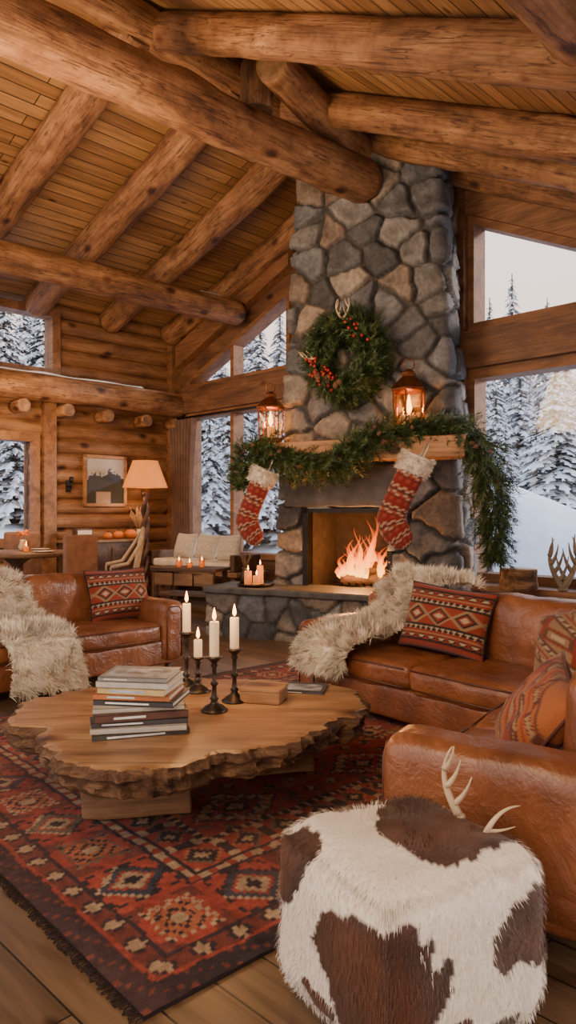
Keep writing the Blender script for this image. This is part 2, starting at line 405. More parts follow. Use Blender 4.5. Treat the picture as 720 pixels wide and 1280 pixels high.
log('king_post',(-.317,7.12,5.40),(-.317,7.12,5.86),.16,.16,'short upright log post standing on the tie beam','post')
log('roof_brace',(-.15,6.6,5.55),(.98,8.55,5.62),.17,.19,'diagonal log brace running to the chimney','brace')
log('roof_purlin',rp(-1.72,9,4.02),rp(-1.72,.2,4.02),.19,.19,'thick log purlin under the window side rafters')
for t in[.35,.95,1.65,2.34,3.05,3.75,4.5]:
    log('loft_joist',rp(7.0,t,2.97),rp(6.68,t,2.97),.095,.095,'short projecting log joist end under the loft beam','joist','loft joist ends')
def snowstrip(p0,p1,w,label):
    L=(Vector(p1)-Vector(p0)).length; n=int(L/.06); v=[];f=[]
    for i in range(n+1):
        x=L*i/n; ww=w*(.55+.6*noise.noise(Vector((x*2,w*9,1))))*(1 if 0<i<n else .1); ww=max(ww,.015)
        for k in range(7):
            a=math.pi*k/6; v.append((x,ww*math.cos(a),ww*.45*math.sin(a)+.0))
    for i in range(n):
        for k in range(6): f.append((i*7+k,i*7+k+1,i*7+k+8,i*7+k+7))
    d=Vector(p1)-Vector(p0); q=d.to_track_quat('X','Z')
    S('snow_patch',label,'snow',(v,f),M_snow,M=Matrix.Translation(p0)@q.to_matrix().to_4x4())
snowstrip(rp(6.74,1.0,3.475),rp(6.74,4.6,3.465),.11,'thin white snow dusting on the loft beam')
snowstrip((-1.0,10.96,4.735),(-1.3,10.66,4.725),.06,'small snow patch on the log tie beam')
snowstrip((-2.6,9.37,4.68),(-4.4,7.6,4.62),.08,'long snow dusting on the log tie beam')
snowstrip((-.5,6.9,5.37),(-.1,7.3,5.38),.07,'small snow patch on the massive log beam')

# ------------------------------------------------------------------ fireplace
FM=Matrix.Translation((.9,8.35,0))@Matrix.Rotation(rad(-25),4,'Z')
def fp(x,y,z): return FM@Vector((x,y,z))
PAL=[(.085,.088,.095),(.125,.122,.12),(.18,.155,.125),(.10,.104,.115),(.22,.175,.135),(.065,.067,.073),(.15,.13,.11),(.18,.175,.17),(.115,.117,.125),(.14,.105,.08)]
def stonework(path,z0,z1,cell,taper,skip,size,amp,seed):
    rs=np.random.RandomState(seed); pts=[];nr=[]
    P2=[Vector(p) for p in path]
    for i in range(len(P2)-1):
        a,b=P2[i],P2[i+1]; n=max(2,int((b-a).length/cell)); d=(b-a).normalized(); nn=Vector((d.y,-d.x))
        for k in range(n+(1 if i==len(P2)-2 else 0)):
            p=a+(b-a)*k/n; m=nn
            if k==0 and i>0:
                dp=(P2[i]-P2[i-1]).normalized(); m=(nn+Vector((dp.y,-dp.x))).normalized()
            pts.append(p);nr.append(m)
    nz=int((z1-z0)/cell); m=len(pts)
    V=np.zeros((nz+1,m,3));N=np.zeros((nz+1,m,3))
    for j in range(nz+1):
        z=z0+(z1-z0)*j/nz; tp=taper(z)
        for i in range(m): V[j,i]=(pts[i].x*tp,pts[i].y,z); N[j,i]=(nr[i].x,nr[i].y,0)
    V=V.reshape(-1,3);N=N.reshape(-1,3)
    W=np.array([noise.noise_vector(Vector(p)*2.4)+.3*noise.noise_vector(Vector(p)*8) for p in V])*size*.22
    Q=(V+W)*np.array([1,1,1.15])
    ns=int(len(V)*cell*cell/(size*size)*1.3)
    # poisson-like choice keeps joints readable while sizes stay irregular
    S0=[]
    order=rs.permutation(len(V)); 
    for i in order:
        p=Q[i]; md=size*(.52+.55*((i*7919)%100)/100)
        if all(((p-q)**2).sum()>md*md for q in S0): S0.append(p)
        if len(S0)>=ns: break
        if len(S0)>20 and i==order[min(len(order)-1,9000)]: break
    S0=np.array(S0); ns=len(S0)
    F1=np.zeros(len(Q));F2=np.zeros(len(Q));ID=np.zeros(len(Q),int)
    for a in range(0,len(Q),4000):
        D=np.sqrt(((Q[a:a+4000,None,:]-S0[None])**2).sum(2)); o=np.argpartition(D,1,axis=1)[:,:2]
        d=np.take_along_axis(D,o,1); s=d.argsort(1); d=np.take_along_axis(d,s,1); o=np.take_along_axis(o,s,1)
        F1[a:a+4000]=d[:,0];F2[a:a+4000]=d[:,1];ID[a:a+4000]=o[:,0]
    e=np.clip((F2-F1-.012)/(size*.12),0,1); e=e*e*(3-2*e)
    fine=np.array([noise.fractal(Vector(p)*5,.7,2.,6) for p in V])
    off=rs.uniform(.2,1.,ns); tx=rs.normal(0,.18,(ns,3))
    tilt=((Q-S0[ID])*tx[ID]).sum(1)
    h=amp*(e*(.5+off[ID]*.7)+.22*fine*e)+tilt*e*.3
    V=V+N*h[:,None]
    pal=np.array(PAL)[rs.randint(0,len(PAL),ns)]*rs.uniform(.7,1.35,(ns,1))
    col=pal[ID]*(1+.5*fine[:,None]); mort=np.array([.038,.036,.034])
    ec=np.clip(e*1.6-.1,0,1)[:,None]
    col=mort*(1-ec)+col*ec; col=np.clip(col,.01,1)
    f=[]
    for j in range(nz):
        for i in range(m-1):
            x=(pts[i].x+pts[i+1].x)/2;y=(pts[i].y+pts[i+1].y)/2;z=z0+(z1-z0)*(j+.5)/nz
            if skip and skip(x,y,z): continue
            a=j*m+i; f.append((a,a+1,a+m+1,a+m))
    return V.tolist(),f,col.tolist()
fpl=T('fireplace','tall tapering fieldstone chimney fireplace with raised stone hearth','fireplace',M=FM)
v,f,c=stonework([(-1.05,1.7),(-1.05,0),(1.05,0),(1.05,1.7)],0,6.25,.022,lambda z:1.06-.052*z,lambda x,y,z:y<.02 and -.70<x<.30 and .56<z<1.46,.42,.085,5)
P('chimney',fpl,(v,f),M_stone,True,cols=c)
v,f,c=stonework([(-1.75,-.05),(-1.75,-.6),(1.35,-.6),(1.35,-.05)],0,.5,.022,lambda z:1,None,.3,.045,9)
P('hearth_base',fpl,(v,f),M_stone,True,cols=c)
P('hearth_slab',fpl,rbox(1.6,.36,.04,.02,c=(-.2,-.32,.535),wr=.012,n=14),M_slate,label='rough slate hearth top')
g=G()
x0,x1,z0,z1=-.72,.32,.55,1.47; D=.62
v=[(x0,-.0,z0),(x1,-.0,z0),(x1,-.0,z1),(x0,-.0,z1),(x0+.12,D,z0),(x1-.12,D,z0),(x1-.12,D,z1),(x0+.12,D,z1)]
g.add((v,[(0,1,5,4),(1,2,6,5),(2,3,7,6),(3,0,4,7),(4,5,6,7)])); P('firebox',fpl,g,M_soot,False)
g=G()
for a in[(x0-.03,x0+.03,-.11,.06,.55,1.5),(x1-.03,x1+.03,-.11,.06,.55,1.5),(x0-.03,x1+.03,-.11,.06,1.44,1.49)]: g.add(bx(*a))
P('firebox_frame',fpl,g,M_iron,False,label='black iron firebox edge')
g=G(); g.add(rbox(.78,.08,.24,.02,c=(-.2,-.05,1.75),wr=.014)); P('lintel',fpl,g,M_slate,label='dark slate lintel slab')
P('mantel_shelf',fpl,rbox(1.24,.24,.115,.015,c=(.0,-.26,2.135),wr=.012,n=12),M_mantel,label='chunky rough timber mantel')
# fire
M_char=plain('charred_wood',(.05,.03,.02),.9,nscale=14,namt=.6,bs=.5,emit=(1,.2,.03),es=.15)
for (a,b,r) in [((-.35,.12,.66),(.22,.22,.68),.065),((-.32,.33,.66),(.2,.30,.67),.06),((-.2,.15,.76),(.12,.34,.80),.055),((-.05,.10,.74),(.18,.30,.72),.045)]:
    p0,p1=fp(*a),fp(*b); L=(p1-p0).length; vv,ff=logmesh(L,r,r,R.random()*9,14)
    S('firewood_log','charred firewood log burning in the firebox','firewood',(vv,ff),M_char,M=between(p0,p1),group='burning firewood')
gr=T('fire_grate','black iron fire grate under the burning logs','grate',M=FM)
g=G()
for k in range(7): g.add(tube([(-.32+k*.09,.05,.62),(-.32+k*.09,.1,.585),(-.32+k*.09,.4,.585)],.012,6))
g.add(tube([(-.38,.1,.572),(.28,.1,.572)],.014,6)); g.add(tube([(-.38,.38,.572),(.28,.38,.572)],.014,6)); P('grate_bars',gr,g,M_iron)
fire=T('fire','bright orange flames rising from burning logs','fire',M=FM@Matrix.Translation((0,.2,.67)))
for k in range(36):
    x=U(-.42,.25); hh=(.74-abs(x+.04)*1.2)*U(.45,1.0); hh=max(hh,.14); y=U(-.1,.12); ph=U(0,6); w=U(.024,.056)
    pts=[];rr=[]
    for i in range(15):
        q=i/14; pts.append((x+.07*q*math.sin(ph+q*6)+.05*q,y+.03*q*math.cos(ph+q*5),hh*q)); rr.append(max(.001,w*(math.sin(math.pi*min(1,(q*.8+.2)))**.9)*(1-q*.6)*(1+.25*math.sin(ph*2+q*9))))
    P('flame',fire,tube(pts,rr,9,[r*.6 for r in rr]),M_fire)
def light(name,typ,loc,power,col,size=.1,rot=(0,0,0),sy=None,spread=None):
    d=bpy.data.lights.new(name,typ); d.energy=power; d.color=col
    if typ=='AREA':
        d.size=size
        if sy: d.shape='RECTANGLE'; d.size_y=sy
    elif typ!='SUN': d.shadow_soft_size=size
    else: d.angle=size
    o=bpy.data.objects.new(name,d); o.location=loc; o.rotation_euler=rot; C.objects.link(o); return o
light('fire_light','POINT',fp(-.1,-.14,.98),85,(1,.38,.10),.15)

# foliage
def sprig(g,b,d,L,nl,n,w=.006):
    d=d.normalized(); a=d.orthogonal().normalized(); bb=d.cross(a)
    for i in range(n):
        p=b+d*(L*i/n)
        for k in range(3):
            th=U(0,6.28); pr_=a*math.cos(th)+bb*math.sin(th); tip=p+(d*.75+pr_)*nl*U(.7,1.1); sd=d.cross(pr_)*w
            o=len(g.v); g.v+=[tuple(p-sd),tuple(p+sd),tuple(tip)]; g.f.append((o,o+1,o+2)); g.mi.append(0)
    o=len(g.v); t=b+d*L; s=a*w*.6
    g.v+=[tuple(b-s),tuple(b+s),tuple(t)]; g.f.append((o,o+1,o+2)); g.mi.append(0)
def foliage(curve,rads,nper,L=.16,nl=.055,seed=1,grav=.25):
    g=G(); pts=[Vector(p) for p in curve]; seg=[(pts[i+1]-pts[i]).length for i in range(len(pts)-1)]; tot=sum(seg); N=int(tot*nper)
    for k in range(N):
        s=U(0,tot);i=0
        while i<len(seg)-1 and s>seg[i]: s-=seg[i];i+=1
        q=s/seg[i]; p=pts[i].lerp(pts[i+1],q); t=(pts[i+1]-pts[i]).normalized(); r=rads[i]+(rads[i+1]-rads[i])*q
        o=Vector((U(-1,1),U(-1,1),U(-1,1))); o=(o-t*o.dot(t)).normalized()
        sprig(g,p+o*r*U(.1,.6),o*.8+t*U(.2,1.1)+Vector((0,0,-grav)),L*U(.7,1.3)*(.5+r/.25),nl,12,.005)
    return g
gar=T('garland','thick evergreen garland draped over the timber mantel','garland',M=FM)
cv=[(-1.40,-.42,1.72),(-1.36,-.45,2.0),(-1.25,-.46,2.18),(-1.0,-.5,2.14),(-.7,-.54,2.02),(-.35,-.56,1.96),(-.05,-.55,2.03),(.2,-.52,2.2),(.5,-.42,2.33),(.9,-.36,2.35),(1.2,-.36,2.3),(1.4,-.36,2.1),(1.46,-.36,1.8),(1.5,-.36,1.5),(1.52,-.36,1.2),(1.54,-.36,.98)]
P('fir_branches',gar,foliage(cv,[.05,.1,.13,.13,.14,.15,.14,.12,.10,.10,.14,.18,.18,.15,.12,.05],290,L=.22,nl=.065,grav=.4),M_green,False)
for k in range(18):
    i=R.randrange(1,14); p=Vector(cv[i]).lerp(Vector(cv[i+1]),U(0,1))+Vector((U(-.1,.1),U(-.18,-.1),U(-.1,.1)))
    P('pine_cone',gar,lathe([(.004,-.03),(.022,-.02),(.026,0),(.02,.02),(.004,.035)],8),M_cone,loc=tuple(p),rot=(U(0,3),U(0,3),0))
wr=T('wreath','green fir wreath with red berries, pine cones and antlers','wreath',M=FM@Matrix.Translation((-.16,-.22,3.22)))
cw=[(.33*math.cos(a),0,.36*math.sin(a)) for a in[2*math.pi*k/20 for k in range(21)]]
P('fir_branches',wr,foliage(cw,[.12]*21,420,L=.21,nl=.065,grav=.15),M_green,False)
def berry(): return lathe([(.001,-.02),(.014,-.014),(.019,0),(.014,.014),(.001,.02)],8)
mb=mesh('red_berry',berry(),M_berry,True)
for k in range(44):
    a=U(3.2,4.6) if k<34 else U(.2,1.6); rr=U(.22,.42); P('red_berry',wr,mb,None,loc=(rr*math.cos(a),U(-.22,-.14),rr*math.sin(a)))
for k in range(8):
    a=U(3.4,4.7); rr=U(.26,.42); P('pine_cone',wr,lathe([(.004,-.04),(.03,-.025),(.038,0),(.028,.03),(.004,.05)],9),M_cone,loc=(rr*math.cos(a),-.17,rr*math.sin(a)))
def antler(sc=1,tines=4,seed=0,mir=1):
    g=G(); rr=random.Random(seed)
    main=[];N=12
    for i in range(N+1):
        q=i/N; main.append(Vector((mir*(.16*math.sin(q*2.2)-.04*q),.03*q,.5*q))*sc)
    g.add(tube(main,[max(.004,.034*(1-q*.8)) *sc if q<1 else .003*sc for q in[i/N for i in range(N+1)]],9))
    g.add(lathe([(.02*sc,-.01*sc),(.042*sc,0),(.034*sc,.02*sc),(.02*sc,.03*sc)],10))
    for k in range(tines):
        i=2+int(k*(N-3)/tines); b=main[i]; L=(.24-.03*k)*sc; d=Vector((mir*(-.55+rr.uniform(-.15,.1)),-.3+rr.uniform(-.1,.2),.75)).normalized()
        pts=[b+d*L*q+Vector((mir*.05*q*q,0,.07*q*q))*sc for q in[j/6 for j in range(7)]]
        g.add(tube(pts,[max(.003,.025*(1-q*.85))*sc for q in[j/6 for j in range(7)]],8))
    return g
for m in(1,-1):
    P('antler',wr,antler(.45,2,2,m),M_antler,loc=(.0+m*.02,-.12,.42),rot=(0,0,0))
P('antler',wr,antler(.45,3,4,-1),M_antler,loc=(-.3,-.16,-.02),rot=(0,rad(-60),0))
# lanterns
def candle(parent,r,h,z,flame=True,mat=M_wax,x=0,y=0,fs=1):
    P('candle',parent,lathe([(r*.96,0),(r,.004),(r,h-.006),(r*.9,h),(r*.5,h-.004),(.002,h-.004)],16),mat,loc=(x,y,z))
    P('wick',parent,tube([(x,y,z+h-.006),(x,y,z+h+.012)],.0015,5),M_iron)
    if flame: P('candle_flame',parent,lathe([(.001*fs,0),(.007*fs,.008*fs),(.010*fs,.018*fs),(.007*fs,.036*fs),(.001*fs,.06*fs)],10),M_flame,loc=(x,y,z+h+.006))
def lantern(loc,s,label):
    o=T('lantern',label,'lantern',loc,(0,0,rad(10)),scale=(s,s,s))
    P('lantern_base',o,lathe([(.13,0),(.135,.02),(.115,.03),(.12,.05),(.115,.06)],6),M_copper,False)
    g=G()
    for k in range(6):
        a=math.pi/3*k; g.add(tube([(.112*math.cos(a),.112*math.sin(a),.05),(.125*math.cos(a),.125*math.sin(a),.36)],.007,6))
    g.add(lathe([(.12,.35),(.14,.36),(.14,.375),(.12,.38)],6))
    P('lantern_frame',o,g,M_copper,False)
    P('lantern_roof',o,lathe([(.145,.375),(.13,.39),(.085,.44),(.05,.47),(.055,.48),(.055,.5),(.03,.52),(.01,.53)],6),M_copper,False)
    P('lantern_ring',o,tube([(.045*math.cos(a),0,.565+.045*math.sin(a)) for a in[2*math.pi*k/16 for k in range(17)]],.005,6),M_copper)
    P('glass_pane',o,lathe([(.108,.06),(.12,.35)],6),M_lglass,False)
    candle(o,.045,.12,.06,fs=2.5); return o
lantern(fp(-1.10,-.26,2.25),1.2,'copper hexagonal lantern with lit candle on the mantel')
lantern(fp(.58,-.24,2.25),1.45,'larger copper lantern with lit candle on the mantel')
light('lantern_light','POINT',fp(-1.10,-.26,2.53),24,(1,.42,.12),.05); light('lantern_light','POINT',fp(.58,-.24,2.6),34,(1,.42,.12),.05)
# stockings
def strands(g,V,Nn,Cc,N,L,w,drop=(0,0,-.5)):
    d0=Vector(drop)
    for _ in range(N):
        i=R.randrange(len(V)); b=Vector(V[i])+Vector((U(-1,1),U(-1,1),U(-1,1)))*.012; n=Vector(Nn[i])
        cl=noise.noise_vector(b*14)*.9
        d=(n*.7+d0+cl+Vector((U(-.3,.3),U(-.3,.3),U(-.3,.3)))).normalized(); l=L*U(.6,1.2)
        sd=d.cross(n+Vector((.01,.02,.03))).normalized()*w; m=b+d*l*.5+n*l*.08; t=b+d*l+d0*l*.15
        k=U(.82,1.12); c=tuple(min(1,x*k) for x in Cc[i]); o=len(g.v)
        g.v+=[tuple(b-sd),tuple(b+sd),tuple(m-sd*.7),tuple(m+sd*.7),tuple(t)]; g.c+=[c]*5
        g.f+=[(o,o+1,o+3,o+2),(o+2,o+3,o+4)]; g.mi+=[0,0]
def stocking(M,label,seed,s=1):
    o=T('christmas_stocking',label,'stocking',M=M)
    ctl=[(0,0),(-.0,-.10),(-.005,-.22),(-.01,-.34),(-.01,-.44),(.0,-.53),(.06,-.60),(.14,-.645),(.20,-.675),(.25,-.70)]
    rr=[.13,.13,.128,.125,.13,.14,.14,.125,.105,.05]
    pts=[];ra=[];N=len(ctl)-1
    for i in range(N*6+1):
        q=i/6; k=min(int(q),N-1); u2=q-k
        pts.append((s*(ctl[k][0]*(1-u2)+ctl[k+1][0]*u2),0,s*(ctl[k][1]*(1-u2)+ctl[k+1][1]*u2))); ra.append(s*(rr[k]*(1-u2)+rr[k+1]*u2))
    for _ in range(5): pts=[pts[0]]+[tuple((pts[i-1][j]+pts[i][j]*2+pts[i+1][j])/4 for j in range(3)) for i in range(1,len(pts)-1)]+[pts[-1]]
    seg=40; v,f=tube(pts,[r for r in ra],seg,[r*.5 for r in ra],up=(1,0,0)); cols=[]
    red=(.20,.018,.014);cr=(.42,.31,.21);dk=(.06,.018,.016);rs_=(.27,.055,.03)
    for i in range(len(v)):
        ring=i//seg;k=i%seg; b=ring%10
        if b in(0,1): c=red
        elif b==2: c=cr if k%4<2 else red
        elif b==3: c=red if k%4<2 else cr
        elif b==4: c=dk
        elif b==5: c=cr if k%6<2 else rs_
        elif b==6: c=rs_ if k%6<4 else cr
        elif b==7: c=dk if k%2 else red
        else: c=red if (k//2)%2 else rs_
        cols.append(c)
    P('stocking_body',o,(v,f),M_knit,cols=cols)
    cf=lambda zz:[r_*s for r_ in zz]
    gg=G(); v,f=tube([(0,0,.10*s),(0,0,.09*s),(0,0,.0),(0,0,-.06*s),(0,0,-.07*s)],cf([.12,.142,.147,.145,.12]),28,cf([.07,.078,.082,.078,.07]),up=(1,0,0))
    gg.add((v,f),col=(.74,.66,.55)); V=[];NN=[]
    for k in range(600):
        a=U(0,6.28); z=U(-.07,.1)*s; V.append((.145*s*math.cos(a),.08*s*math.sin(a),z)); NN.append((math.cos(a)*.6,math.sin(a),.0))
    strands(gg,V,NN,[(.74,.66,.55)]*len(V),2600,.04,.003,(0,0,-.2))
    P('cuff',o,gg,M_fur,label='fuzzy cream knitted cuff')
    P('hanging_loop',o,tube([(.05*s,0,.1*s),(.055*s,0,.2*s),(.03*s,.03,.23*s),(.02*s,0,.1*s)],.008,6),M_cloth)
    return o
stocking(FM@Matrix.Translation((-1.0,-.68,1.84))@Matrix.Rotation(rad(22),4,'Y'),'red and cream knitted stocking hanging beside the window',1,1.0)
stocking(FM@Matrix.Translation((.76,-.70,1.93))@Matrix.Rotation(rad(24),4,'Y'),'large red patterned knitted stocking hanging by the fire',2,1.13)

# ------------------------------------------------------------------ pillows, fur, sofas
RUST=(.24,.04,.02);CRM=(.42,.31,.2);BLK=(.03,.018,.015);TAN=(.29,.17,.09);ORG=(.32,.10,.032)
def kcol(u,v,p):
    main,ac,dk,tn=p; a=abs(v)
    if a<.3:
        m=abs((u*1.6+10.5)%1-.5)*2; d=m+a/.3
        return ac if d<.35 else main if d<.6 else dk if d<.85 else (tn if d<1.15 else main)
    if a<.36: return dk
    if a<.48: return ac if abs((u*7)%1-.5)*2>(a-.36)/.12 else dk
    if a<.54: return main
    if a<.6: return tn
    if a<.78:
        m=abs((u*4)%1-.5)*2; d=m+abs(a-.69)/.09
        return ac if d<.6 else dk if d<1 else main
    if a<.84: return dk
    return main
def pillow(loc,rot,w,h,p,label,th=.11,stripe=False):
    N=56; v=[];f=[];cols=[]
    for sd in(-1,1):
        for i in range(N+1):
            for j in range(N+1):
                u=-1+2*i/N; w_=-1+2*j/N
                k=max(0,(1-u*u)*(1-w_*w_))**.42
                x=u*w/2*(1-.07*(1-w_*w_)); z=w_*h/2*(1-.07*(1-u*u)); y=sd*th*k*(1+.2*noise.noise(Vector((u*2.2,w_*2.2,sd+loc[0]*5))))
                v.append((x,y,z)); cols.append(kcol(u,w_,p) if not stripe else kcol(w_*.9+.3*u,(u+w_)/1.4,p))
    for sd in(0,1):
        o=sd*(N+1)**2
        for i in range(N):
            for j in range(N):
                q=(o+i*(N+1)+j,o+(i+1)*(N+1)+j,o+(i+1)*(N+1)+j+1,o+i*(N+1)+j+1); f.append(q if sd==0 else tuple(reversed(q)))
    o=T('throw_pillow',label,'pillow',loc,rot)
    P('pillow_cover',o,(v,f),M_vc,cols=cols)
    g=G(); c=p[2]; pts=[]
    for k in range(48):
        a=k/48*4; s_=int(a);q=-1+2*(a-s_); U_=[(q,-1),(1,q),(-q,1),(-1,-q)][s_]
        pts.append((U_[0]*w/2*(1-.07*(1-U_[1]**2)),0,U_[1]*h/2*(1-.07*(1-U_[0]**2))))
    pts.append(pts[0]); v2,f2=tube(pts,.007,6); g.add((v2,f2),col=c)
    P('piping',o,g,M_vc)
    return o
def furthrow(label,M,path,x0,x1,N=9000,L=.075,seed=0,col=(.86,.78,.64),wv=.08,xs=None):
    pp=[Vector((0,a,b)) for a,b in path]; fine=[]
    for i in range(len(pp)-1):
        n=max(2,int((pp[i+1]-pp[i]).length/.03))
        for k in range(n): fine.append(pp[i].lerp(pp[i+1],k/n))
    fine.append(pp[-1])
    for _ in range(3): fine=[fine[0]]+[(fine[i-1]+fine[i]*2+fine[i+1])/4 for i in range(1,len(fine)-1)]+[fine[-1]]
    nx=int((x1-x0)/.03); V=[];Nn=[];cols=[];m=len(fine); f=[]
    for j in range(m):
        t=(fine[min(j+1,m-1)]-fine[max(j-1,0)]).normalized(); n=Vector((0,-t.z,t.y)); q=j/(m-1)
        off=(xs[0]*(1-q)+xs[1]*q) if xs else 0
        for i in range(nx+1):
            e=1-(abs(i/nx*2-1))**6; a=x0+(x1-x0)*i/nx+wv*noise.noise(Vector((q*3,seed,i/nx)))*1.2+off
            p=Vector((a,fine[j].y,fine[j].z))+n*(.02+.03*e+.035*noise.noise(Vector((a*6,q*8,seed))))
            V.append(p);Nn.append(n)
            k=.92+.35*noise.noise(Vector((a*6,q*8,seed+4))); cols.append((min(1,col[0]*k),col[1]*k*.98,col[2]*k*.95))
    for j in range(m-1):
        for i in range(nx): a=j*(nx+1)+i; f.append((a,a+1,a+nx+2,a+nx+1))
    g=G(); g.v=[tuple(p) for p in V]; g.f=f; g.c=list(cols); g.mi=[0]*len(f)
    strands(g,V,Nn,cols,N,L,.003,(0,0,-.35))
    return S('fur_throw',label,'throw blanket',g,M_fur,M=M)
def sofa_parts(o,L,D=.95,arms=(True,True),ns=3,off=0,sh=.47,ah=.64,bh=.86,aw=.25,M=Matrix.Identity(4),x0=0,back=True):
    def pm(n,g,label=None,mat=None): return P(n,o,g,mat or M_leather,M=M,label=label)
    a0=x0+(aw if arms[0] else 0); a1=L-(aw if arms[1] else 0)
    pm('sofa_base',rbox((L-x0)/2-.02,D/2-.02,.11,.03,c=((L+x0)/2,D/2,.19),n=4))
    w=(a1-a0)/ns
    for k in range(ns):
        pm('seat_cushion',rbox(w/2-.004,.36,.09,.055,(.0,.03,.2),n=16,c=(a0+w*(k+.5),.35,sh-.095+off),wr=.017,seed=k+L))
        g=G()
        for yy,zz in((-.012,sh-.03+off),(-.012,sh-.15+off)): g.add(tube([(a0+w*k+.03,yy,zz),(a0+w*(k+.5),yy-.008,zz),(a0+w*(k+1)-.03,yy,zz)],.006,6))
        pm('cushion_piping',g,mat=M_seam)
        if back: pm('back_cushion',rbox(w/2-.004,.12,.25,.075,(0,.25,.05),n=14,c=(a0+w*(k+.5),.70,sh+.17+off),wr=.02,seed=k+3+L))
    pm('sofa_back',rbox((L-x0)/2-.01,.11,.36,.07,c=((L+x0)/2,D-.11,.45),n=10,wr=.006))
    for i,xa in enumerate((x0+aw/2,L-aw/2)):
        if arms[i]:
            hz=(ah-.1)/2
            pm('armrest',rbox(aw/2,D/2-.01,hz,.075,(.0,.0,.04),n=14,c=(xa,D/2-.02,.1+hz),wr=.010,seed=i+5))
            ex=aw/2-.045; pts=[]
            for (qx,qz) in((-ex,.14),(-ex,.1+2*hz-.09),(-ex+.03,.1+2*hz-.045),(ex-.03,.1+2*hz-.045),(ex,.1+2*hz-.09),(ex,.14)): pts.append((xa+qx,-.008,qz))
            pm('arm_piping',tube(pts,.006,6),mat=M_seam)
    for xx in(x0+.12,L-.12):
        for yy in(.1,D-.1): P('sofa_foot',o,lathe([(.02,0),(.028,.02),(.03,.09)],10,(xx,yy,0)),M_dkwood,M=M)
SL1=T('leather_sofa','cognac brown leather sofa with rounded arms','sofa',(-2.71,4.83,0),(0,0,rad(45)))
sofa_parts(SL1,2.5,ns=2)
SM=Matrix.Translation((-2.71,4.83,0))@Matrix.Rotation(rad(45),4,'Z')
furthrow('shaggy cream fur throw over the leather sofa seat',SM,list(reversed([(.90,.80),(.80,.90),(.66,.86),(.52,.62),(.42,.51),(.3,.48),(.05,.49),(-.05,.45),(-.07,.3),(-.08,.09)])),.58,1.18,22000,.08,1,xs=(.25,.05))
p=SM@Vector((2.10,.48,.69)); pillow(p,(rad(-18),0,rad(45)),.64,.48,(RUST,CRM,BLK,TAN),'red kilim patterned pillow on the leather sofa')
p=SM@Vector((.38,.45,.68)); pillow(p,(rad(-18),0,rad(40)),.52,.46,(RUST,TAN,BLK,CRM),'rust striped woven pillow beside the fur throw')
IC=Vector((1.28,4.0,0))
r1=math.atan2(-.768,.64); r2=math.atan2(-.82,-.57)
M1=Matrix.Translation((.064,5.459,0))@Matrix.Rotation(r1,4,'Z'); M2=Matrix.Translation(IC)@Matrix.Rotation(r2,4,'Z')
SEC=T('sectional_sofa','L-shaped cognac leather sectional sofa with plump cushions','sofa',(1.28,4.0,0))
I1=Matrix.Translation((-1.28,-4.0,0))
sofa_parts(SEC,2.8,arms=(True,False),ns=3,M=I1@M1)
sofa_parts(SEC,1.65,arms=(False,True),ns=2,M=I1@M2,off=-.012,x0=.02,ah=.63)
furthrow('cream sheepskin throw draped over the sofa arm and back',M1,[(-.08,.36),(-.07,.50),(.02,.56),(.2,.58),(.38,.61),(.50,.74),(.64,.92),(.82,.93),(.95,.86)],.16,.62,22000,.085,2,xs=(-.02,.34))
def onM(M,x,y,z): return M@Vector((x,y,z))
pillow(onM(M1,1.05,.46,.71),(rad(-20),rad(4),r1+.12),.66,.46,(RUST,CRM,BLK,TAN),'red and cream kilim pillow leaning on the sofa back')
pillow(onM(M1,1.98,.42,.67),(rad(-26),rad(-16),r1-.2),.52,.44,(TAN,CRM,(.12,.05,.03),RUST),'tan striped woven pillow in the sofa corner',stripe=True)
pillow(onM(M2,1.08,.40,.62),(rad(-34),rad(10),r2+.35),.52,.46,(ORG,TAN,(.10,.03,.02),RUST),'orange rust woven pillow near the sofa arm',stripe=True)
pillow(onM(M2,.50,.50,.64),(rad(-28),rad(-6),r2),.46,.42,(TAN,CRM,(.2,.12,.07),ORG),'beige woven pillow on the sofa seat')

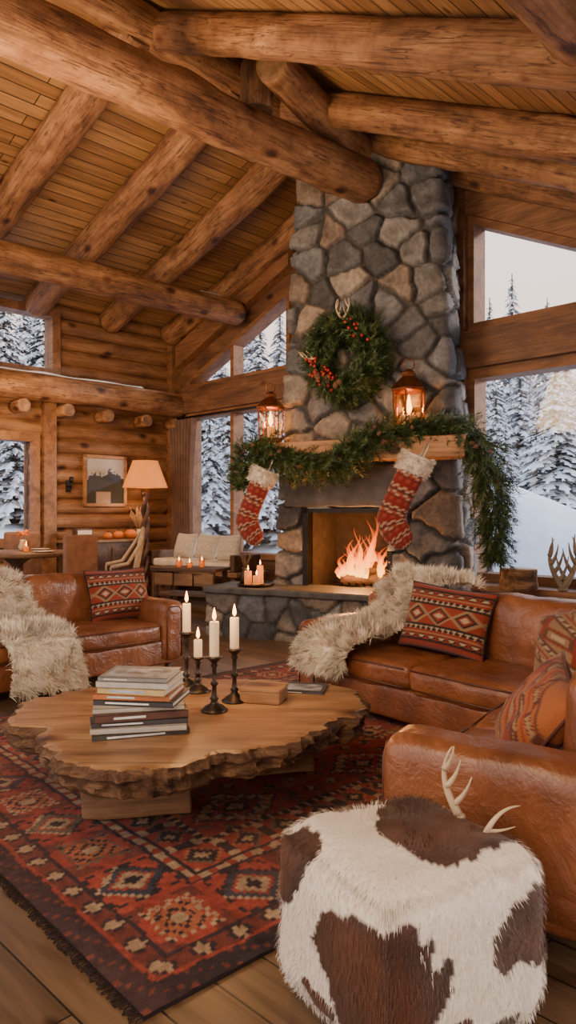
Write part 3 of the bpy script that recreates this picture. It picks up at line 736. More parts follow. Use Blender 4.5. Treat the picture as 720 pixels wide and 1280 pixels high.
# ------------------------------------------------------------------ rug
RXL,RYL=4.0,3.4; cs=.01; nx,ny=int(RXL/cs),int(RYL/cs)
RED=np.array((.31,.055,.034));DK=np.array((.035,.024,.026));TN=np.array((.41,.27,.16));OLV=np.array((.14,.11,.07));ORA=np.array((.38,.12,.055));BRN=np.array((.15,.04,.028));NAV=np.array((.05,.05,.065))
def rugcol(i,j,NX,NY):
    e=min(i,j,NX-1-i,NY-1-j); horiz=(j==e or NY-1-j==e); s=i if horiz else j
    if e<5: return DK if (s+e*2)%9 else BRN
    if e<6: return RED
    if e<10:
        m=abs((s+4)%8-4)+abs(e-7.5); return TN if m<1.8 else (DK if m<3.2 else BRN)
    if e<11: return DK
    if e<27:
        m=abs((s+9)%18-9); q=abs(e-18.5); d=m+q; blk=(s+9)//18%4
        if blk in(0,2):
            if d<2: return DK
            if d<3.6: return TN
            if d<5: return RED
            if d<6.6: return NAV if blk else OLV
            if d<7.6: return TN if (s+e)%2 else DK
            if max(m,q)>6.5 and m<8 and (m+int(q))%4<2: return DK
            return RED
        if max(m,q)<1.6: return TN
        if m<5 and q<5: return (DK if (int(m)+int(q))%3==0 else ORA)
        if m<7 and q<6.5 and int(m+q)%2: return TN if blk==1 else OLV
        if d>11: return BRN
        return DK if abs(m-q)<1.2 else RED
    if e<28: return DK
    if e<30: return TN if s%5<3 else RED
    if e<31: return DK
    if e<40:
        m=abs((s+6)%12-6); q=abs(e-35); d=m+q
        if d<1.8: return TN
        if d<3.2: return DK
        if d<4.6: return ORA if (s//12)%2 else OLV
        if m>4.5: return DK if q<3 else TN
        return RED
    if e<42: return DK if s%3 else TN
    x=i-NX/2;y=j-NY/2
    xm=abs((x+24)%48-24); ym=abs((y+19)%38-19); d=xm*.8+ym
    if d<2.2: return TN
    if d<4: return DK
    if d<6: return RED if (int(xm)+int(ym))%4 else TN
    if d<7.5: return NAV if int(xm)%3 else TN
    if d<10: return TN if int(xm-ym)%4<2 else ORA
    if d<11: return DK
    if d<14: return RED
    if d<15.5: return OLV if int(xm)%4<2 else RED
    xm2=abs((x)%48-24); ym2=abs((y)%38-19); d2=max(xm2,ym2*1.2)
    if d2<2: return DK
    if d2<3.5: return TN
    if d2<5.5: return BRN if int(xm2+ym2)%3 else ORA
    if d2<6.5: return TN if int(xm2+ym2)%3 else DK
    m2=abs((i+4)%8-4)+abs((j+4)%8-4); hh=(i//8*5+j//8*3)
    if m2<1.2: return TN if hh%3 else DK
    if m2<2.4: return DK if hh%2 else ORA
    if hh%5==0 and m2<4: return OLV if hh%2 else NAV
    return RED if (j//4+i//30)%5 else ORA
PC=.019; NX,NY=int(RXL/PC),int(RYL/PC)
pal={}
for a in range(NX):
    for b in range(NY): pal[a,b]=rugcol(a,b,NX,NY)
v=[];f=[];c=[]
for j in range(ny+1):
    for i in range(nx+1):
        x=i*cs;y=j*cs; w1=noise.noise(Vector((x*3,y*3,0)))
        v.append((x+.008*w1,y+.01*noise.noise(Vector((x*2.5,y*2.5,5))),.014+.003*noise.noise(Vector((x*20,y*20,2)))))
        xx=x+.012*noise.noise(Vector((x*6,y*6,1)))+.006*noise.noise(Vector((x*25,y*25,1)));yy=y+.012*noise.noise(Vector((x*6,y*6,8)))+.006*noise.noise(Vector((x*25,y*25,8)))
        a=max(0,min(NX-1,int(xx/PC)));b=max(0,min(NY-1,int(yy/PC))); col=pal[a,b]
        wear=max(0,.45+.7*noise.noise(Vector((x*1.3,y*1.3,9)))); k=.86+.4*noise.noise(Vector((x*9,y*.9,3)))+.35*noise.noise(Vector((x*30,y*30,3)))
        col=col*(1-.35*wear)+np.array((.19,.075,.05))*.35*wear
        c.append(tuple(np.clip(col*k,.004,1)))
for j in range(ny):
    for i in range(nx): a=j*(nx+1)+i; f.append((a,a+1,a+nx+2,a+nx+1))
RGM=Matrix.Translation((-.41,2.05,0))@Matrix.Rotation(rad(42),4,'Z')
rug=T('rug','worn red and black oriental rug with geometric borders','rug',M=RGM)
P('rug_pile',rug,(v,f),M_rug,True,cols=c)
g=G()
g.add(bx(0,RXL,0,RYL,.001,.012),col=tuple(DK))
for k in range(260):
    y=RYL*k/260+U(0,.008)
    for x,sg in((0,-1),(RXL,1)):
        g.add(tube([(x,y,.012),(x+sg*.02,y+U(-.004,.004),.012),(x+sg*U(.025,.04),y+U(-.01,.01),.004)],.0035,4),col=(.03,.02,.018))
P('rug_edge',rug,g,M_rug,False)

# ------------------------------------------------------------------ coffee table
ol=[(-1.44,3.82),(-1.36,3.5),(-1.18,3.40),(-1.10,3.24),(-.98,3.02),(-.80,2.90),(-.60,2.86),(-.42,2.92),(-.33,3.06),(-.18,3.12),(.03,3.22),(.12,3.40),(.24,3.54),(.36,3.66),(.43,3.84),(.40,4.08),(.36,4.22),(.1,4.36),(-.2,4.42),(-.5,4.44),(-.8,4.47),(-1.05,4.35),(-1.22,4.15),(-1.38,3.98)]
fo=[]
n=len(ol)
for i in range(n):
    p0,p1,p2,p3=[Vector(ol[(i+k-1)%n]) for k in range(4)]
    for k in range(12):
        t=k/12; q=.5*((2*p1)+(p2-p0)*t+(2*p0-5*p1+4*p2-p3)*t*t+(3*p1-p0-3*p2+p3)*t**3)
        q=q+Vector((noise.noise(Vector((q.x*6,q.y*6,0))),noise.noise(Vector((q.x*6,q.y*6,7)))))*.045+Vector((noise.noise(Vector((q.x*22,q.y*22,0))),noise.noise(Vector((q.x*22,q.y*22,7)))))*.022; fo.append(q)
cen=Vector((-.5,3.65)); m=len(fo); v=[];f=[];mi=[]
lay=[(-.03,.425),(-.004,.42),(.012,.405),(.022,.385),(-.002,.365),(-.012,.345),(.0,.325),(-.02,.305),(-.05,.29),(-.10,.28)]
for li,(of,z) in enumerate(lay):
    for k,q in enumerate(fo):
        d=(q-cen).normalized(); rg=0 if li<1 else .035*noise.noise(Vector((q.x*11,q.y*11,z*26)))+.022*noise.noise(Vector((q.x*38,q.y*38,z*60)))
        w=q+d*(of+rg); v.append((w.x-cen.x,w.y-cen.y,z))
for li in range(len(lay)-1):
    for k in range(m): a=li*m+k;b=li*m+(k+1)%m; f.append((a,a+m,b+m,b)); mi.append(1 if li>=1 else 0)
f.append(tuple(range(m))); mi.append(0); f.append(tuple(reversed(range((len(lay)-1)*m,len(lay)*m)))); mi.append(1)
ct=T('coffee_table','live edge wood slab coffee table with block legs','coffee table',(cen.x,cen.y,0),(0,0,0))
me=mesh('table_top',(v,f),[M_slab,M_bark],False,mi=mi); P('table_top',ct,me,None,label='thick live edge slab with rough bark rim')
for (x,y) in((-.72,3.45),(-.12,4.0)):
    P('table_leg',ct,rbox(.25,.1,.136,.015,wr=.012,c=(0,0,.142)),M_tleg,loc=(x-cen.x,y-cen.y,.016),rot=(0,0,rad(8)))
P('stretcher',ct,rbox(.32,.045,.04,.01,c=(0,0,.1)),M_tleg,loc=(-.42-cen.x,3.72-cen.y,.04),rot=(0,0,rad(42)))

# books
def book(loc,rz,w,d,h,col,label,group=None,topcol=None):
    o=T('book',label,'book',loc,(0,0,rz),group)
    mat=plain('book_cover',col,.45,nscale=30,namt=.12)
    g=G(); g.add(bx(-w/2,w/2,-d/2,d/2,0,.003)); g.add(bx(-w/2,w/2,-d/2,d/2,h-.003,h)); g.add(bx(-w/2,w/2,-d/2,-d/2+.003,0,h))
    P('book_cover',o,g,mat,False); P('book_pages',o,bx(-w/2+.005,w/2-.005,-d/2+.003,d/2-.006,.003,h-.003),M_paper,False)
    l_=U(.3,.6)*w; x=-w/2+U(.05,.2)*w
    P('spine_stripe',o,bx(x,x+l_,-d/2-.0006,-d/2,h*.35,h*.65),plain('title_band',tuple(min(1,.75-q) for q in col),.5),False)
    if topcol: 
        P('cover_picture',o,bx(-w/2+.02,w/2-.02,-d/2+.03,d/2-.05,h,h+.0006),topcol,False)
    return o
z=.421; bc=[(.05,.045,.04),(.42,.38,.33),(.04,.04,.045),(.09,.04,.03),(.40,.36,.3),(.03,.03,.035),(.40,.13,.04),(.45,.36,.16),(.42,.40,.36),(.2,.2,.2)]
photo=plain('printed_photo',(.25,.27,.3),.3,nscale=14,namt=.9)
for k,col in enumerate(bc):
    h=[.03,.026,.024,.034,.022,.024,.026,.03,.028,.02][k]; w=.44-.009*k+U(-.02,.02); d=.31-.006*k+U(-.01,.01)
    if k>5: w-=.04
    book((-.70+U(-.012,.012),3.42+U(-.012,.012),z),rad(14+U(-5,5) if k<5 else -8+U(-5,5)),w,d,h,col,'hardcover art book in the stacked pile' if k<9 else 'glossy photo magazine topping the book stack','books stacked on the coffee table',photo if k==9 else None)
    z+=h+.0008
bxo=T('wooden_box','small wooden keepsake box on the coffee table','box',(-.13,3.92,.424),(0,0,rad(-15)))
P('box_body',bxo,rbox(.11,.09,.032,.006,c=(0,0,.034)),M_slab); P('box_lid',bxo,rbox(.115,.095,.009,.004,c=(0,0,.075)),M_slab)
book((.07,4.17,.424),rad(-12),.30,.22,.016,(.06,.06,.065),'dark magazine lying on the coffee table',None,photo)
# candlesticks
def stick(x,y,hcup,hc,label,rs=1):
    o=T('candlestick',label,'candlestick',(x,y,.424),(0,0,0),'iron candlesticks on the coffee table'); H=hcup
    pr_=[(.068*rs,0),(.07*rs,.008),(.055*rs,.018),(.05*rs,.026),(.024,.04),(.016,.055),(.024,.065),(.016,.075),(.012,.1),(.0115,H*.45),(.022,H*.5),(.0115,H*.55),(.0115,H*.78),(.02,H*.83),(.013,H*.87),(.032,H*.94),(.045,H*.965),(.045,H*.98),(.022,H*.985),(.026,H),(.02,H)]
    P('stick_body',o,lathe(pr_,20),M_bronze); candle(o,.025,hc,H-.004,fs=1.1)
stick(-.38,3.71,.285,.18,'tall turned dark bronze candlestick with lit taper')
stick(-.29,3.90,.29,.17,'turned bronze candlestick with lit ivory candle')
stick(-.515,4.12,.20,.10,'short bronze candlestick with small lit candle',1.1)
stick(-.60,4.26,.32,.17,'tallest bronze candlestick with lit ivory taper')
light('candle_light','POINT',(-.35,3.80,1.05),8,(1,.5,.2),.03); light('candle_light','POINT',(-.6,4.2,1.08),6,(1,.5,.2),.03)

# ------------------------------------------------------------------ ottoman
OC=Vector((.345,2.12,.262))
HO=.30
v,f=rbox(HO,HO,.245,.11,(.04,.04,.05),n=34,nr=12,wr=.012)
rz=rad(30); RO=Matrix.Rotation(rz,3,'Z')
BL=[((.09,.03,.26),.21),((-.13,-.27,.03),.185),((-.32,.03,.14),.14),((.28,-.12,.04),.13),((-.27,-.15,-.14),.06),((.08,-.31,-.17),.08),((.29,.12,.1),.12),((.0,.30,.1),.2),((-.26,.24,0),.13),((.22,-.23,-.2),.07),((-.17,.2,.25),.08)]
def hidecol(p):
    w=RO@Vector(p); w=w+noise.noise_vector(w*5)*.08+noise.noise_vector(w*22)*.022
    m=min((w-Vector(b)).length/r for b,r in BL)
    if m<.98: 
        k=.7+.5*noise.noise(w*6); q=max(0,min(1,(m-.6)*2)); return (.05*k+.010+.05*(1-q)*k,.019*k+.005+.014*(1-q)*k,.010*k+.004)
    return (.72,.65,.55)
cols=[hidecol(p) for p in v]
g=G(); g.v=list(v); g.f=list(f); g.c=cols; g.mi=[0]*len(f)
me0=mesh('tmp',(v,f),None,True); nn=[tuple(q.normal) for q in me0.vertices]
V0=len(v)
for _ in range(24000):
    i=R.randrange(V0); b=Vector(v[i])+Vector((U(-1,1),U(-1,1),U(-1,1)))*.008; n_=Vector(nn[i])
    d0=Vector((b.x*.6,b.y*.6,-.35)); d=(n_*.28+d0.normalized()+noise.noise_vector(b*9)*.4); d=(d-n_*(d.dot(n_)-.3)).normalized()
    sd=d.cross(n_).normalized()*.0012; l=U(.014,.026); c_=hidecol(b+d*.004); k=U(.85,1.1); c_=tuple(min(1,q*k) for q in c_)
    o=len(g.v); g.v+=[tuple(b-sd),tuple(b+sd),tuple(b+d*l)]; g.c+=[c_]*3; g.f.append((o,o+1,o+2)); g.mi.append(0)
S('cowhide_ottoman','rounded cube ottoman in brown and white cowhide','ottoman',g,M_hide,loc=OC,rot=(0,0,rz))
bpy.data.meshes.remove(me0)
S('antler','pale branching deer antler resting on the cowhide ottoman','antler',antler(.44,3,3,-1),M_antler,loc=(.53,2.22,.51),rot=(rad(8),rad(4),rad(-10)))
S('antler','small pale antler tine beside the cowhide ottoman','antler',antler(.30,1,6,-1),M_antler,loc=(.565,2.10,.495),rot=(0,rad(66),rad(10)))

# ------------------------------------------------------------------ window side decor
stp=T('wooden_stump','round bark edged wooden stump on the window sill','stump',(2.40,7.50,.642))
P('stump_bark',stp,lathe([(.19,0),(.2,.03),(.185,.12),(.19,.2),(.185,.215),(.175,.216)],26),M_bark); P('stump_top',stp,lathe([(.178,.214),(.178,.22),(.005,.221)],26),M_slab)
g=antler(1.1,4,8,1); g2=antler(1.05,4,9,-1)
for a in g2.v: g.v.append((a[0]+.02,a[1],a[2]))
o_=len(g.v)-len(g2.v); g.f+=[tuple(i+o_ for i in q) for q in g2.f]; g.mi+=g2.mi
S('driftwood_antlers','pair of weathered grey antlers standing on the sill','antler',g,plain('weathered_antler',(.17,.13,.09),.7),loc=(2.80,7.36,.65),rot=(0,0,rad(-20)))
S('stone_bowl','dark stone bowl at the window sill','bowl',lathe([(.06,0),(.13,.04),(.16,.10),(.15,.10),(.11,.05),(.01,.03)],20),M_slate,loc=(3.15,7.2,.642))

# hearth decor
tray=S('tray','round dark metal tray on the raised hearth','tray',lathe([(.2,0),(.22,.01),(.225,.03),(.215,.03),(.2,.015),(.01,.012)],28),M_bronze,loc=fp(-1.25,-.36,.577))
M_amb=plain('amber_wax',(.6,.22,.06),.5,emit=(1,.28,.05),es=.5)
for (x,y,r,h,lb) in[(-1.33,-.40,.045,.16,'lit orange pillar candle on hearth tray'),(-1.20,-.43,.045,.11,'short lit pillar candle on hearth tray'),(-1.23,-.28,.04,.22,'tall lit pillar candle on hearth tray')]:
    o=T('pillar_candle',lb,'candle',fp(x,y,.592),group='pillar candles on the hearth'); candle(o,r,h,0,mat=M_amb)
light('candle_light','POINT',fp(-1.25,-.5,.95),5,(1,.45,.15),.04)
vs=T('twig_vase','dark vase of dry twigs on the hearth','vase',fp(-1.42,-.3,.577))
P('vase_body',vs,lathe([(.04,0),(.065,.05),(.06,.12),(.035,.18),(.04,.2),(.035,.2)],18),M_bronze)
g=G()
for k in range(16):
    a=U(0,6.28); d=U(.03,.12); g.add(tube([(0,0,.15),(d*.5*math.cos(a),d*.5*math.sin(a),.3),(d*math.cos(a),d*math.sin(a),U(.36,.46))],.003,5))
P('twigs',vs,g,M_trunk)

# window bench and side table
b=T('window_bench','long rustic timber bench under the window','bench',M=RM@Matrix.Translation((-5.45,-.80,0)))
P('bench_seat',b,rbox(1.15,.30,.035,.012,c=(0,0,.56),wr=.01,n=10),M_tleg)
for x in(-1.0,1.0): P('bench_leg',b,rbox(.05,.24,.26,.01,c=(x,0,.265)),M_tleg); P('bench_arm',b,rbox(.05,.26,.12,.02,c=(x,0,.72)),M_dkwood)
P('bench_pad',b,rbox(.93,.27,.06,.035,(0,0,.1),c=(0,0,.655),n=10),M_cloth)
for k,(x,ry) in enumerate([(-.55,0),(.0,.08),(.52,-.06)]):
    pillow(tuple(RM@Vector((-5.45+x,-.70,.91))),(rad(-15),ry,rad(-45)),.48,.40,((.5,.45,.38),(.55,.5,.42),(.4,.36,.3),(.5,.45,.38)),'plain oatmeal linen pillow on the window bench')
st=T('console_table','low reddish wood console with shelf','console table',(-1.25,9.25,0),(0,0,rad(-20)))
P('console_top',st,rbox(.46,.24,.022,.008,c=(0,0,.72)),M_dkwood); P('shelf',st,rbox(.42,.2,.015,.005,c=(0,0,.4)),M_dkwood)
for x in(-.40,.40):
    for y in(-.18,.18): P('console_leg',st,rbox(.025,.025,.35,.004,c=(x,y,.35)),M_dkwood)
for k in range(3): P('drawer_front',st,rbox(.13,.01,.08,.006,c=(-.28+.28*k,-.2,.6)),M_tleg)
for k,(x,y,h) in enumerate([(-1.4,9.25,.12),(-1.25,9.15,.09),(-1.1,9.2,.13)]):
    o=T('votive_candle','glowing amber glass votive on the console','candle',(x,y,.743),group='votives on the console'); P('votive_glass',o,lathe([(.03,0),(.04,.01),(.042,h*.8),(.038,h*.8),(.035,.01)],14),M_lglass); candle(o,.03,h*.55,.004,mat=M_amb)
# curtain
n=90; v=[];f=[]; nzc=14
for j in range(nzc+1):
    q=j/nzc
    for i in range(n+1):
        a=i/n; w=.72*(1-.25*math.sin(math.pi*q)**1); x=(a-.5)*w; v.append((x,.06*math.sin(a*2*math.pi*8+q*.7)*(.7+.3*q),.25+2.75*q))
for j in range(nzc):
    for i in range(n): a=j*(n+1)+i; f.append((a,a+1,a+n+2,a+n+1))
S('curtain','brown pleated curtain hanging beside the tall window','curtain',(v,f),M_curtain,M=RM@Matrix.Translation((-6.55,-.36,0)))
S('curtain_rod','dark iron curtain rod above the window','curtain rod',tube([(-7.0,-.36,3.03),(-4.5,-.36,3.03)],.018,10),M_iron,M=RM)
# floor lamp
lm=T('floor_lamp','floor lamp with glowing amber shade and twisted pole','floor lamp',(-2.28,11.5,0))
P('lamp_base',lm,lathe([(.18,0),(.18,.02),(.06,.05),(.03,.08)],20),M_dkwood)
g=G()
for ph in(0,math.pi): g.add(tube([(.035*math.cos(ph+k*.5),.035*math.sin(ph+k*.5),.05+k*.045) for k in range(40)],.035,8))
P('lamp_pole',lm,g,M_dkwood)
P('lamp_shade',lm,lathe([(.36,1.84),(.355,1.845),(.20,2.26),(.205,2.265)],28),M_shade,label='pleated amber fabric shade')
P('finial',lm,lathe([(.01,2.26),(.02,2.3),(.005,2.34)],8),M_bronze)
light('lamp_light','POINT',(-2.28,11.5,1.72),32,(1,.48,.18),.1)
# wall picture
pic=T('framed_picture','framed mountain landscape picture on the log wall','picture',M=RM@Matrix.Translation((-SL+.1,-1.55,1.95))@Matrix.Rotation(rad(90),4,'Z'))
g=G()
for a in[(-.39,-.34,-.02,.02,-.41,.41),(.34,.39,-.02,.02,-.41,.41),(-.39,.39,-.02,.02,.36,.41),(-.39,.39,-.02,.02,-.41,-.36)]: g.add(bx(*a))
P('picture_frame',pic,g,M_mantel,False)
N=40; v=[];f=[];cols=[]
for j in range(N+1):
    for i in range(N+1):
        x=-1+2*i/N;y=-1+2*j/N; v.append((x*.35,-.0,y*.37))
        r1_=.35+.35*noise.noise(Vector((x*1.5+3,0,0)))+.15*noise.noise(Vector((x*6,2,0))); r2_=-.25+.35*x+.1*noise.noise(Vector((x*5,7,0)))
        c_=(.45,.42,.4) if y>r1_ else ((.5,.5,.52) if y>r1_-.12 and noise.noise(Vector((x*9,y*9,0)))>-.1 else (.06,.07,.10)) 
        if y<r2_: c_=(.04,.04,.035)
        if y<-.45 and abs(x+.1)<.4: c_=(.35,.25,.2)
        cols.append(c_)
for j in range(N):
    for i in range(N): a=j*(N+1)+i; f.append((a,a+1,a+N+2,a+N+1))
P('print',pic,(v,f),M_vc,False,cols=cols)
sc_=T('wall_sconce','small dark iron sconce on the log wall','sconce',M=RM@Matrix.Translation((-SL+.1,-2.2,1.85)))
P('sconce_plate',sc_,rbox(.015,.04,.09,.008),M_iron); P('sconce_arm',sc_,tube([(0,0,0),(.08,0,-.02),(.1,0,.05)],.012,8),M_iron); P('sconce_cup',sc_,lathe([(.02,.05),(.035,.08),(.03,.14),(.025,.14)],12),M_iron,loc=(.1,0,0))
# sideboard on wall
sb=T('sideboard','dark wooden sideboard against the log wall','sideboard',M=RM@Matrix.Translation((-SL+.36,-1.75,0)))
P('cabinet_body',sb,rbox(.2,.65,.46,.01,c=(0,0,.52)),M_dkwood); P('cabinet_top',sb,rbox(.23,.68,.02,.006,c=(0,0,1.0)),M_tleg)
for y in(-.33,.33):
    P('cabinet_door',sb,rbox(.012,.29,.38,.008,c=(.205,y,.52)),M_dkwood); 
for k,(t,r) in enumerate([(1.25,.10),(1.47,.085),(1.66,.07)]):
    o=T('pumpkin','small orange pumpkin on the sideboard','pumpkin',tuple(rp(SL-.36,t,1.022)),group='pumpkins on the sideboard')
    v=[];f=[];m_=24
    for i in range(9):
        a=math.pi*i/8
        for kk in range(m_):
            b_=2*math.pi*kk/m_; q=r*math.sin(a)*(1+.07*math.cos(b_*8)); v.append((q*math.cos(b_),q*math.sin(b_),r*.75*(1-math.cos(a))))
    for i in range(8):
        for kk in range(m_): f.append((i*m_+kk,i*m_+(kk+1)%m_,(i+1)*m_+(kk+1)%m_,(i+1)*m_+kk))
    P('pumpkin_body',o,(v,f),M_pump); P('stem',o,tube([(0,0,r*1.4),(.005,0,r*1.7),(.02,0,r*1.9)],.008,6),M_trunk)
o=T('radio','small vintage box radio on the sideboard','radio',M=RM@Matrix.Translation((-SL+.36,-2.1,1.021))); P('radio_body',o,rbox(.07,.14,.09,.02,c=(0,0,.09)),M_dkwood); P('radio_face',o,rbox(.005,.12,.06,.004,c=(.07,0,.09)),M_cloth); P('knob',o,lathe([(.015,0),(.012,.02)],10),M_bronze,loc=(.075,.08,.05),rot=(0,rad(90),0))
o=T('dried_flower_vase','dried wildflowers in a pot on the sideboard','vase',tuple(rp(SL-.36,1.08,1.021))); P('vase_body',o,lathe([(.04,0),(.06,.06),(.04,.13),(.045,.15),(.04,.15)],14),M_cloth)
g=G()
for k in range(60):
    a=U(0,6.28);d=U(.02,.16);h=U(.3,.5); g.add(tube([(0,0,.1),(d*math.cos(a),d*math.sin(a),h)],.003,4)); g.add(lathe([(.001,-.02),(.012,0),(.001,.03)],6,(d*math.cos(a),d*math.sin(a),h)))
P('dried_stems',o,g,plain('dried_grass',(.33,.2,.09),.9))
# dining
TX,TY=-3.35,8.9
dt=T('dining_table','round dark wood dining table by the window','dining table',(TX,TY,0))
P('table_top',dt,lathe([(.60,.905),(.64,.92),(.64,.95),(.62,.96),(.01,.96)],40),M_tleg); P('pedestal',dt,lathe([(.3,0),(.3,.04),(.1,.1),(.07,.3),(.09,.6),(.07,.8),(.2,.905)],20),M_dkwood)
M_uph=plain('brown_upholstery',(.24,.12,.07),.7); M_bl=plain('bleached_wood',(.45,.32,.2),.6)
def chair(loc,rz,label,kind):
    o=T('dining_chair',label,'chair',loc,(0,0,rz)); mw=M_dkwood if kind==0 else M_bl
    P('seat',o,rbox(.25,.24,.04,.03,c=(0,0,.55)),M_uph if kind==0 else M_cloth)
    for x in(-.21,.21):
        for y in(-.2,.2): P('leg',o,tube([(x*1.1,y*1.1,0),(x,y,.53)],[.017,.022],8),mw)
    if kind==0: P('backrest',o,rbox(.24,.035,.30,.035,(0,.2,.02),c=(0,.24,.88)),M_uph)
    else:
        P('backrest',o,tube([(-.25,-.1,.80),(-.27,.1,.84),(-.22,.27,1.1),(0,.32,1.25),(.22,.27,1.1),(.27,.1,.84),(.25,-.1,.80)],.022,8),M_bl)
        for k in range(7):
            x=-.18+.06*k; P('spindle',o,tube([(x,.2,.57),(x*1.1,.29,1.2-abs(x)*.6)],.010,6),M_bl)
        for x in(-.25,.25): P('arm_support',o,tube([(x*.9,-.1,.57),(x,-.1,.80)],.012,6),M_bl)
chair((-2.62,8.55,0),rad(-125),'brown upholstered dining chair beside the round table',0)
chair((-2.08,8.75,0),rad(-70),'bleached spindle back armchair near the dining table',1)
chair((-3.55,9.5,0),rad(10),'brown upholstered dining chair behind the round table',0)
o=T('table_lantern','small glowing candle jar on the dining table','candle',(TX+.15,TY-.1,.962)); P('jar',o,lathe([(.04,0),(.055,.02),(.055,.1),(.04,.13)],14),M_lglass); candle(o,.03,.06,.003,mat=M_amb)
o=T('table_vase','small pale vase with orange blooms on the dining table','vase',(TX+.02,TY+.15,.962)); P('vase_body',o,lathe([(.04,0),(.06,.05),(.035,.12),(.04,.14),(.03,.14)],14),M_cloth)
for k in range(7): P('bloom',o,lathe([(.002,-.02),(.03,-.005),(.03,.01),(.002,.025)],8),M_pump,loc=(U(-.07,.07),U(-.07,.07),U(.17,.25)))
light('candle_light','POINT',(TX+.15,TY-.1,1.25),4,(1,.5,.2),.04)
for k in range(3):
    S('dinner_plate','stoneware plate set on the dining table','plate',lathe([(.06,0),(.12,.012),(.125,.018),(.1,.014),(.01,.006)],24),M_cloth,loc=(TX+.42*math.cos(k*1.6-2),TY+.42*math.sin(k*1.6-2),.961),group='plates on the dining table')

# ------------------------------------------------------------------ exterior
def gz(x,y):
    w=RM.inverted()@Vector((x,y,0)); out=max(w.y,(-w.x-SL),0)
    k=min(1,max(0,(out-1)/5)); k=k*k*(3-2*k)
    z=-.25+k*(1.45-.02*x)+.25*noise.noise(Vector((x*.15,y*.15,0)))*k
    z+=1.15*math.exp(-((x-3.6)/2.0)**2-((y-15)/3.5)**2)
    return z+max(0,out-12)*.05
v=[];f=[];nxg,nyg=150,110
for j in range(nyg+1):
    for i in range(nxg+1):
        x=-35+80*i/nxg; y=2+60*j/nyg; v.append((x,y,gz(x,y)))
for j in range(nyg):
    for i in range(nxg):
        a=j*(nxg+1)+i; x,y=v[a][:2]; w=RM.inverted()@Vector((x+.3,y+.3,0))
        if w.y<-.1 and -w.x<SL-.1+0 : continue
        f.append((a,a+1,a+nxg+2,a+nxg+1))
S('snowy_ground','smooth white snow banks outside the cabin','snow',(v,f),M_snow,kind='stuff')
def fir(H,Rb,seed):
    rr=random.Random(seed); g=G(); n=int(H*4.2)
    for i in range(n):
        z=H*(.05+.94*i/n); rd=Rb*(1-z/H)**.85*rr.uniform(.85,1.12)+.05; nb=int(9+rd*8)
        for b in range(nb):
            a=rr.uniform(0,6.283); L=rd*rr.uniform(.65,1.12); ca,sa=math.cos(a),math.sin(a); o=len(g.v); K=9; zz=z+rr.uniform(-.12,.12)
            for k in range(K+1):
                q=k/K; r=L*q; hz=zz+.10*L*q-.55*L*q*q; w=(.20*L*math.sin(math.pi*min(1,q*.9+.08))**.8+.015)*(1 if k%2 else .4)*rr.uniform(.7,1.3)
                for sgn in(-1,0,1):
                    g.v.append((r*ca-sgn*w*sa,r*sa+sgn*w*ca,hz-(w*.55 if sgn else 0)+rr.uniform(-.01,.01)))
            for k in range(K):
                for s_ in(0,1): q=o+k*3+s_; g.f.append((q,q+3,q+4,q+1)); g.mi.append(0)
    return g
variants=[]
for (H,Rb,sd) in[(9,1.9,1),(9,1.55,2),(5,1.35,3)]:
    variants.append((mesh('fir_foliage',fir(H,Rb,sd),M_tree,False),mesh('fir_trunk',tube([(0,0,-.02),(0,0,H*.5),(0,0,H)],[.16,.1,.02],8),M_trunk,True),H))
def tree(x,y,top,vi,sx=1,far=False):
    fo_,tk,H=variants[vi]; z=gz(x,y); s=(top-z)/H
    o=T('fir_tree','snow-laden evergreen fir tree outside the window','tree',(x,y,z),(0,0,U(0,6)),'snowy fir forest',scale=(s*sx,s*sx,s))
    q=P('foliage',o,fo_,None); P('trunk',o,tk,None)
    if far: q.material_slots[0].link='OBJECT'; q.material_slots[0].material=M_treefar
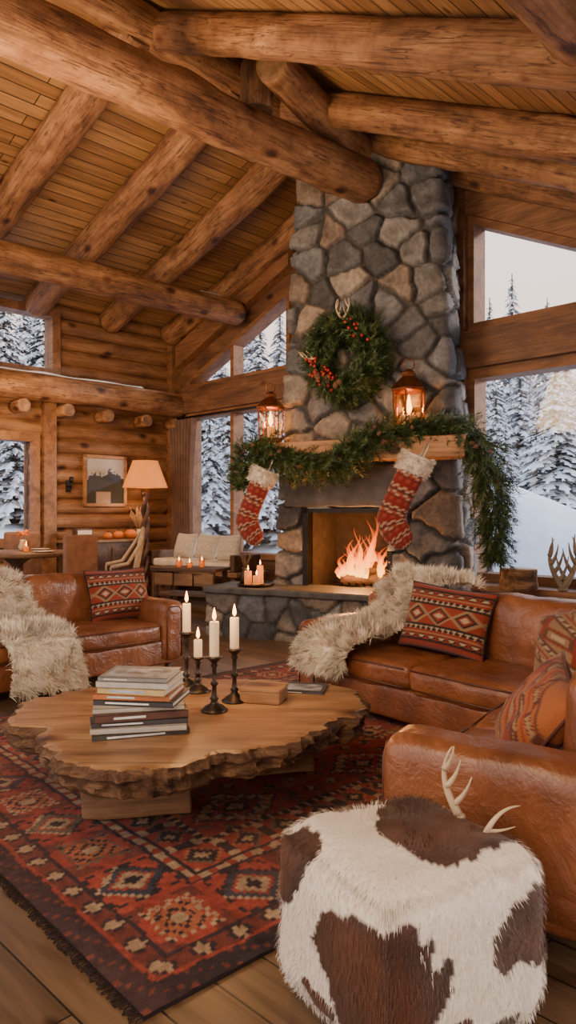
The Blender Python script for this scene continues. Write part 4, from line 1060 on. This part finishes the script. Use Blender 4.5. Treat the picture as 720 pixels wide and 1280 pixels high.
for px,top,d,vi,sx in[(694,452,19,2,1.3),(640,342,36,0,.9),(612,372,33,1,1),(684,372,35,0,.85),(650,462,25,2,1.2),(620,488,22,2,1.1),(725,430,27,0,.9),(662,480,31,0,1),(598,430,29,0,1),(740,400,33,1,1.1),(672,500,22,2,1.1),(632,530,20,2,1.1),(658,420,42,0,1),(708,410,41,1,1),
    (255,440,22,0,1.1),(275,400,26,0,1),(300,420,21,1,1.1),(325,395,24,0,1.1),(350,380,28,0,1),(365,400,21,1,1.1),(285,480,18,2,1.1),(335,500,17,2,1.1),(312,380,33,0,1.1),(262,520,17,2,1.1),(240,400,31,0,1.1),(345,440,33,0,1),
    (5,340,19,0,1),(30,350,23,1,1),(55,345,20,0,1),(-20,320,25,0,1),(70,360,28,0,1),(18,480,16,2,1.1),(45,500,17,2,1.1),(-5,400,29,1,1),(38,330,33,0,1),(85,330,35,0,1)]:
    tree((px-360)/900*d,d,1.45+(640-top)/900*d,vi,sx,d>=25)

# ------------------------------------------------------------------ world and lights
w=bpy.data.worlds.new('dusk_sky'); bpy.context.scene.world=w; w.use_nodes=True; n=w.node_tree.nodes; l=w.node_tree.links
tc=n.new('ShaderNodeTexCoord'); sp=n.new('ShaderNodeSeparateXYZ'); l.new(tc.outputs['Generated'],sp.inputs[0])
col=ramp(n,l,sp.outputs[2],[(0,(.95,.70,.60)),(.15,(1,.74,.60)),(.34,(.98,.82,.76)),(.6,(.62,.74,.92)),(1,(.4,.56,.85))])
bg=n['Background']; l.new(col,bg.inputs[0]); bg.inputs[1].default_value=2.3
def aim(loc,tgt): return (Vector(tgt)-Vector(loc)).to_track_quat('-Z','Y').to_euler()
lc=(-1.2,1.2,3.2); light('room_fill','AREA',lc,105,(1,.70,.40),1.8,aim(lc,(0,5,.5)))  # added warm fill from overhead, no fixture hangs here
lc=(-2.2,5.5,3.6); light('room_fill','AREA',lc,135,(1,.64,.34),1.6,aim(lc,(-.2,8,5.2)))  # added fill aimed up at roof and chimney, not a real lamp
lc=(-3.4,9.2,2.9); light('dining_fill','AREA',lc,55,(1,.60,.30),.8,aim(lc,(-3,11,1.5)))  # added fill to brighten the dining corner, no lamp modelled there
light('low_sun','SUN',(0,0,10),2.8,(1,.86,.78),rad(10),aim((0,0,0),(-1,-.1,-.22)))

cam=bpy.data.cameras.new('camera'); co=bpy.data.objects.new('camera',cam); C.objects.link(co)
co.location=(0,0,1.45); co.rotation_euler=(rad(90),0,0); cam.sensor_fit='VERTICAL'; cam.sensor_height=36; cam.lens=25.3125; cam.clip_end=300
bpy.context.scene.camera=co
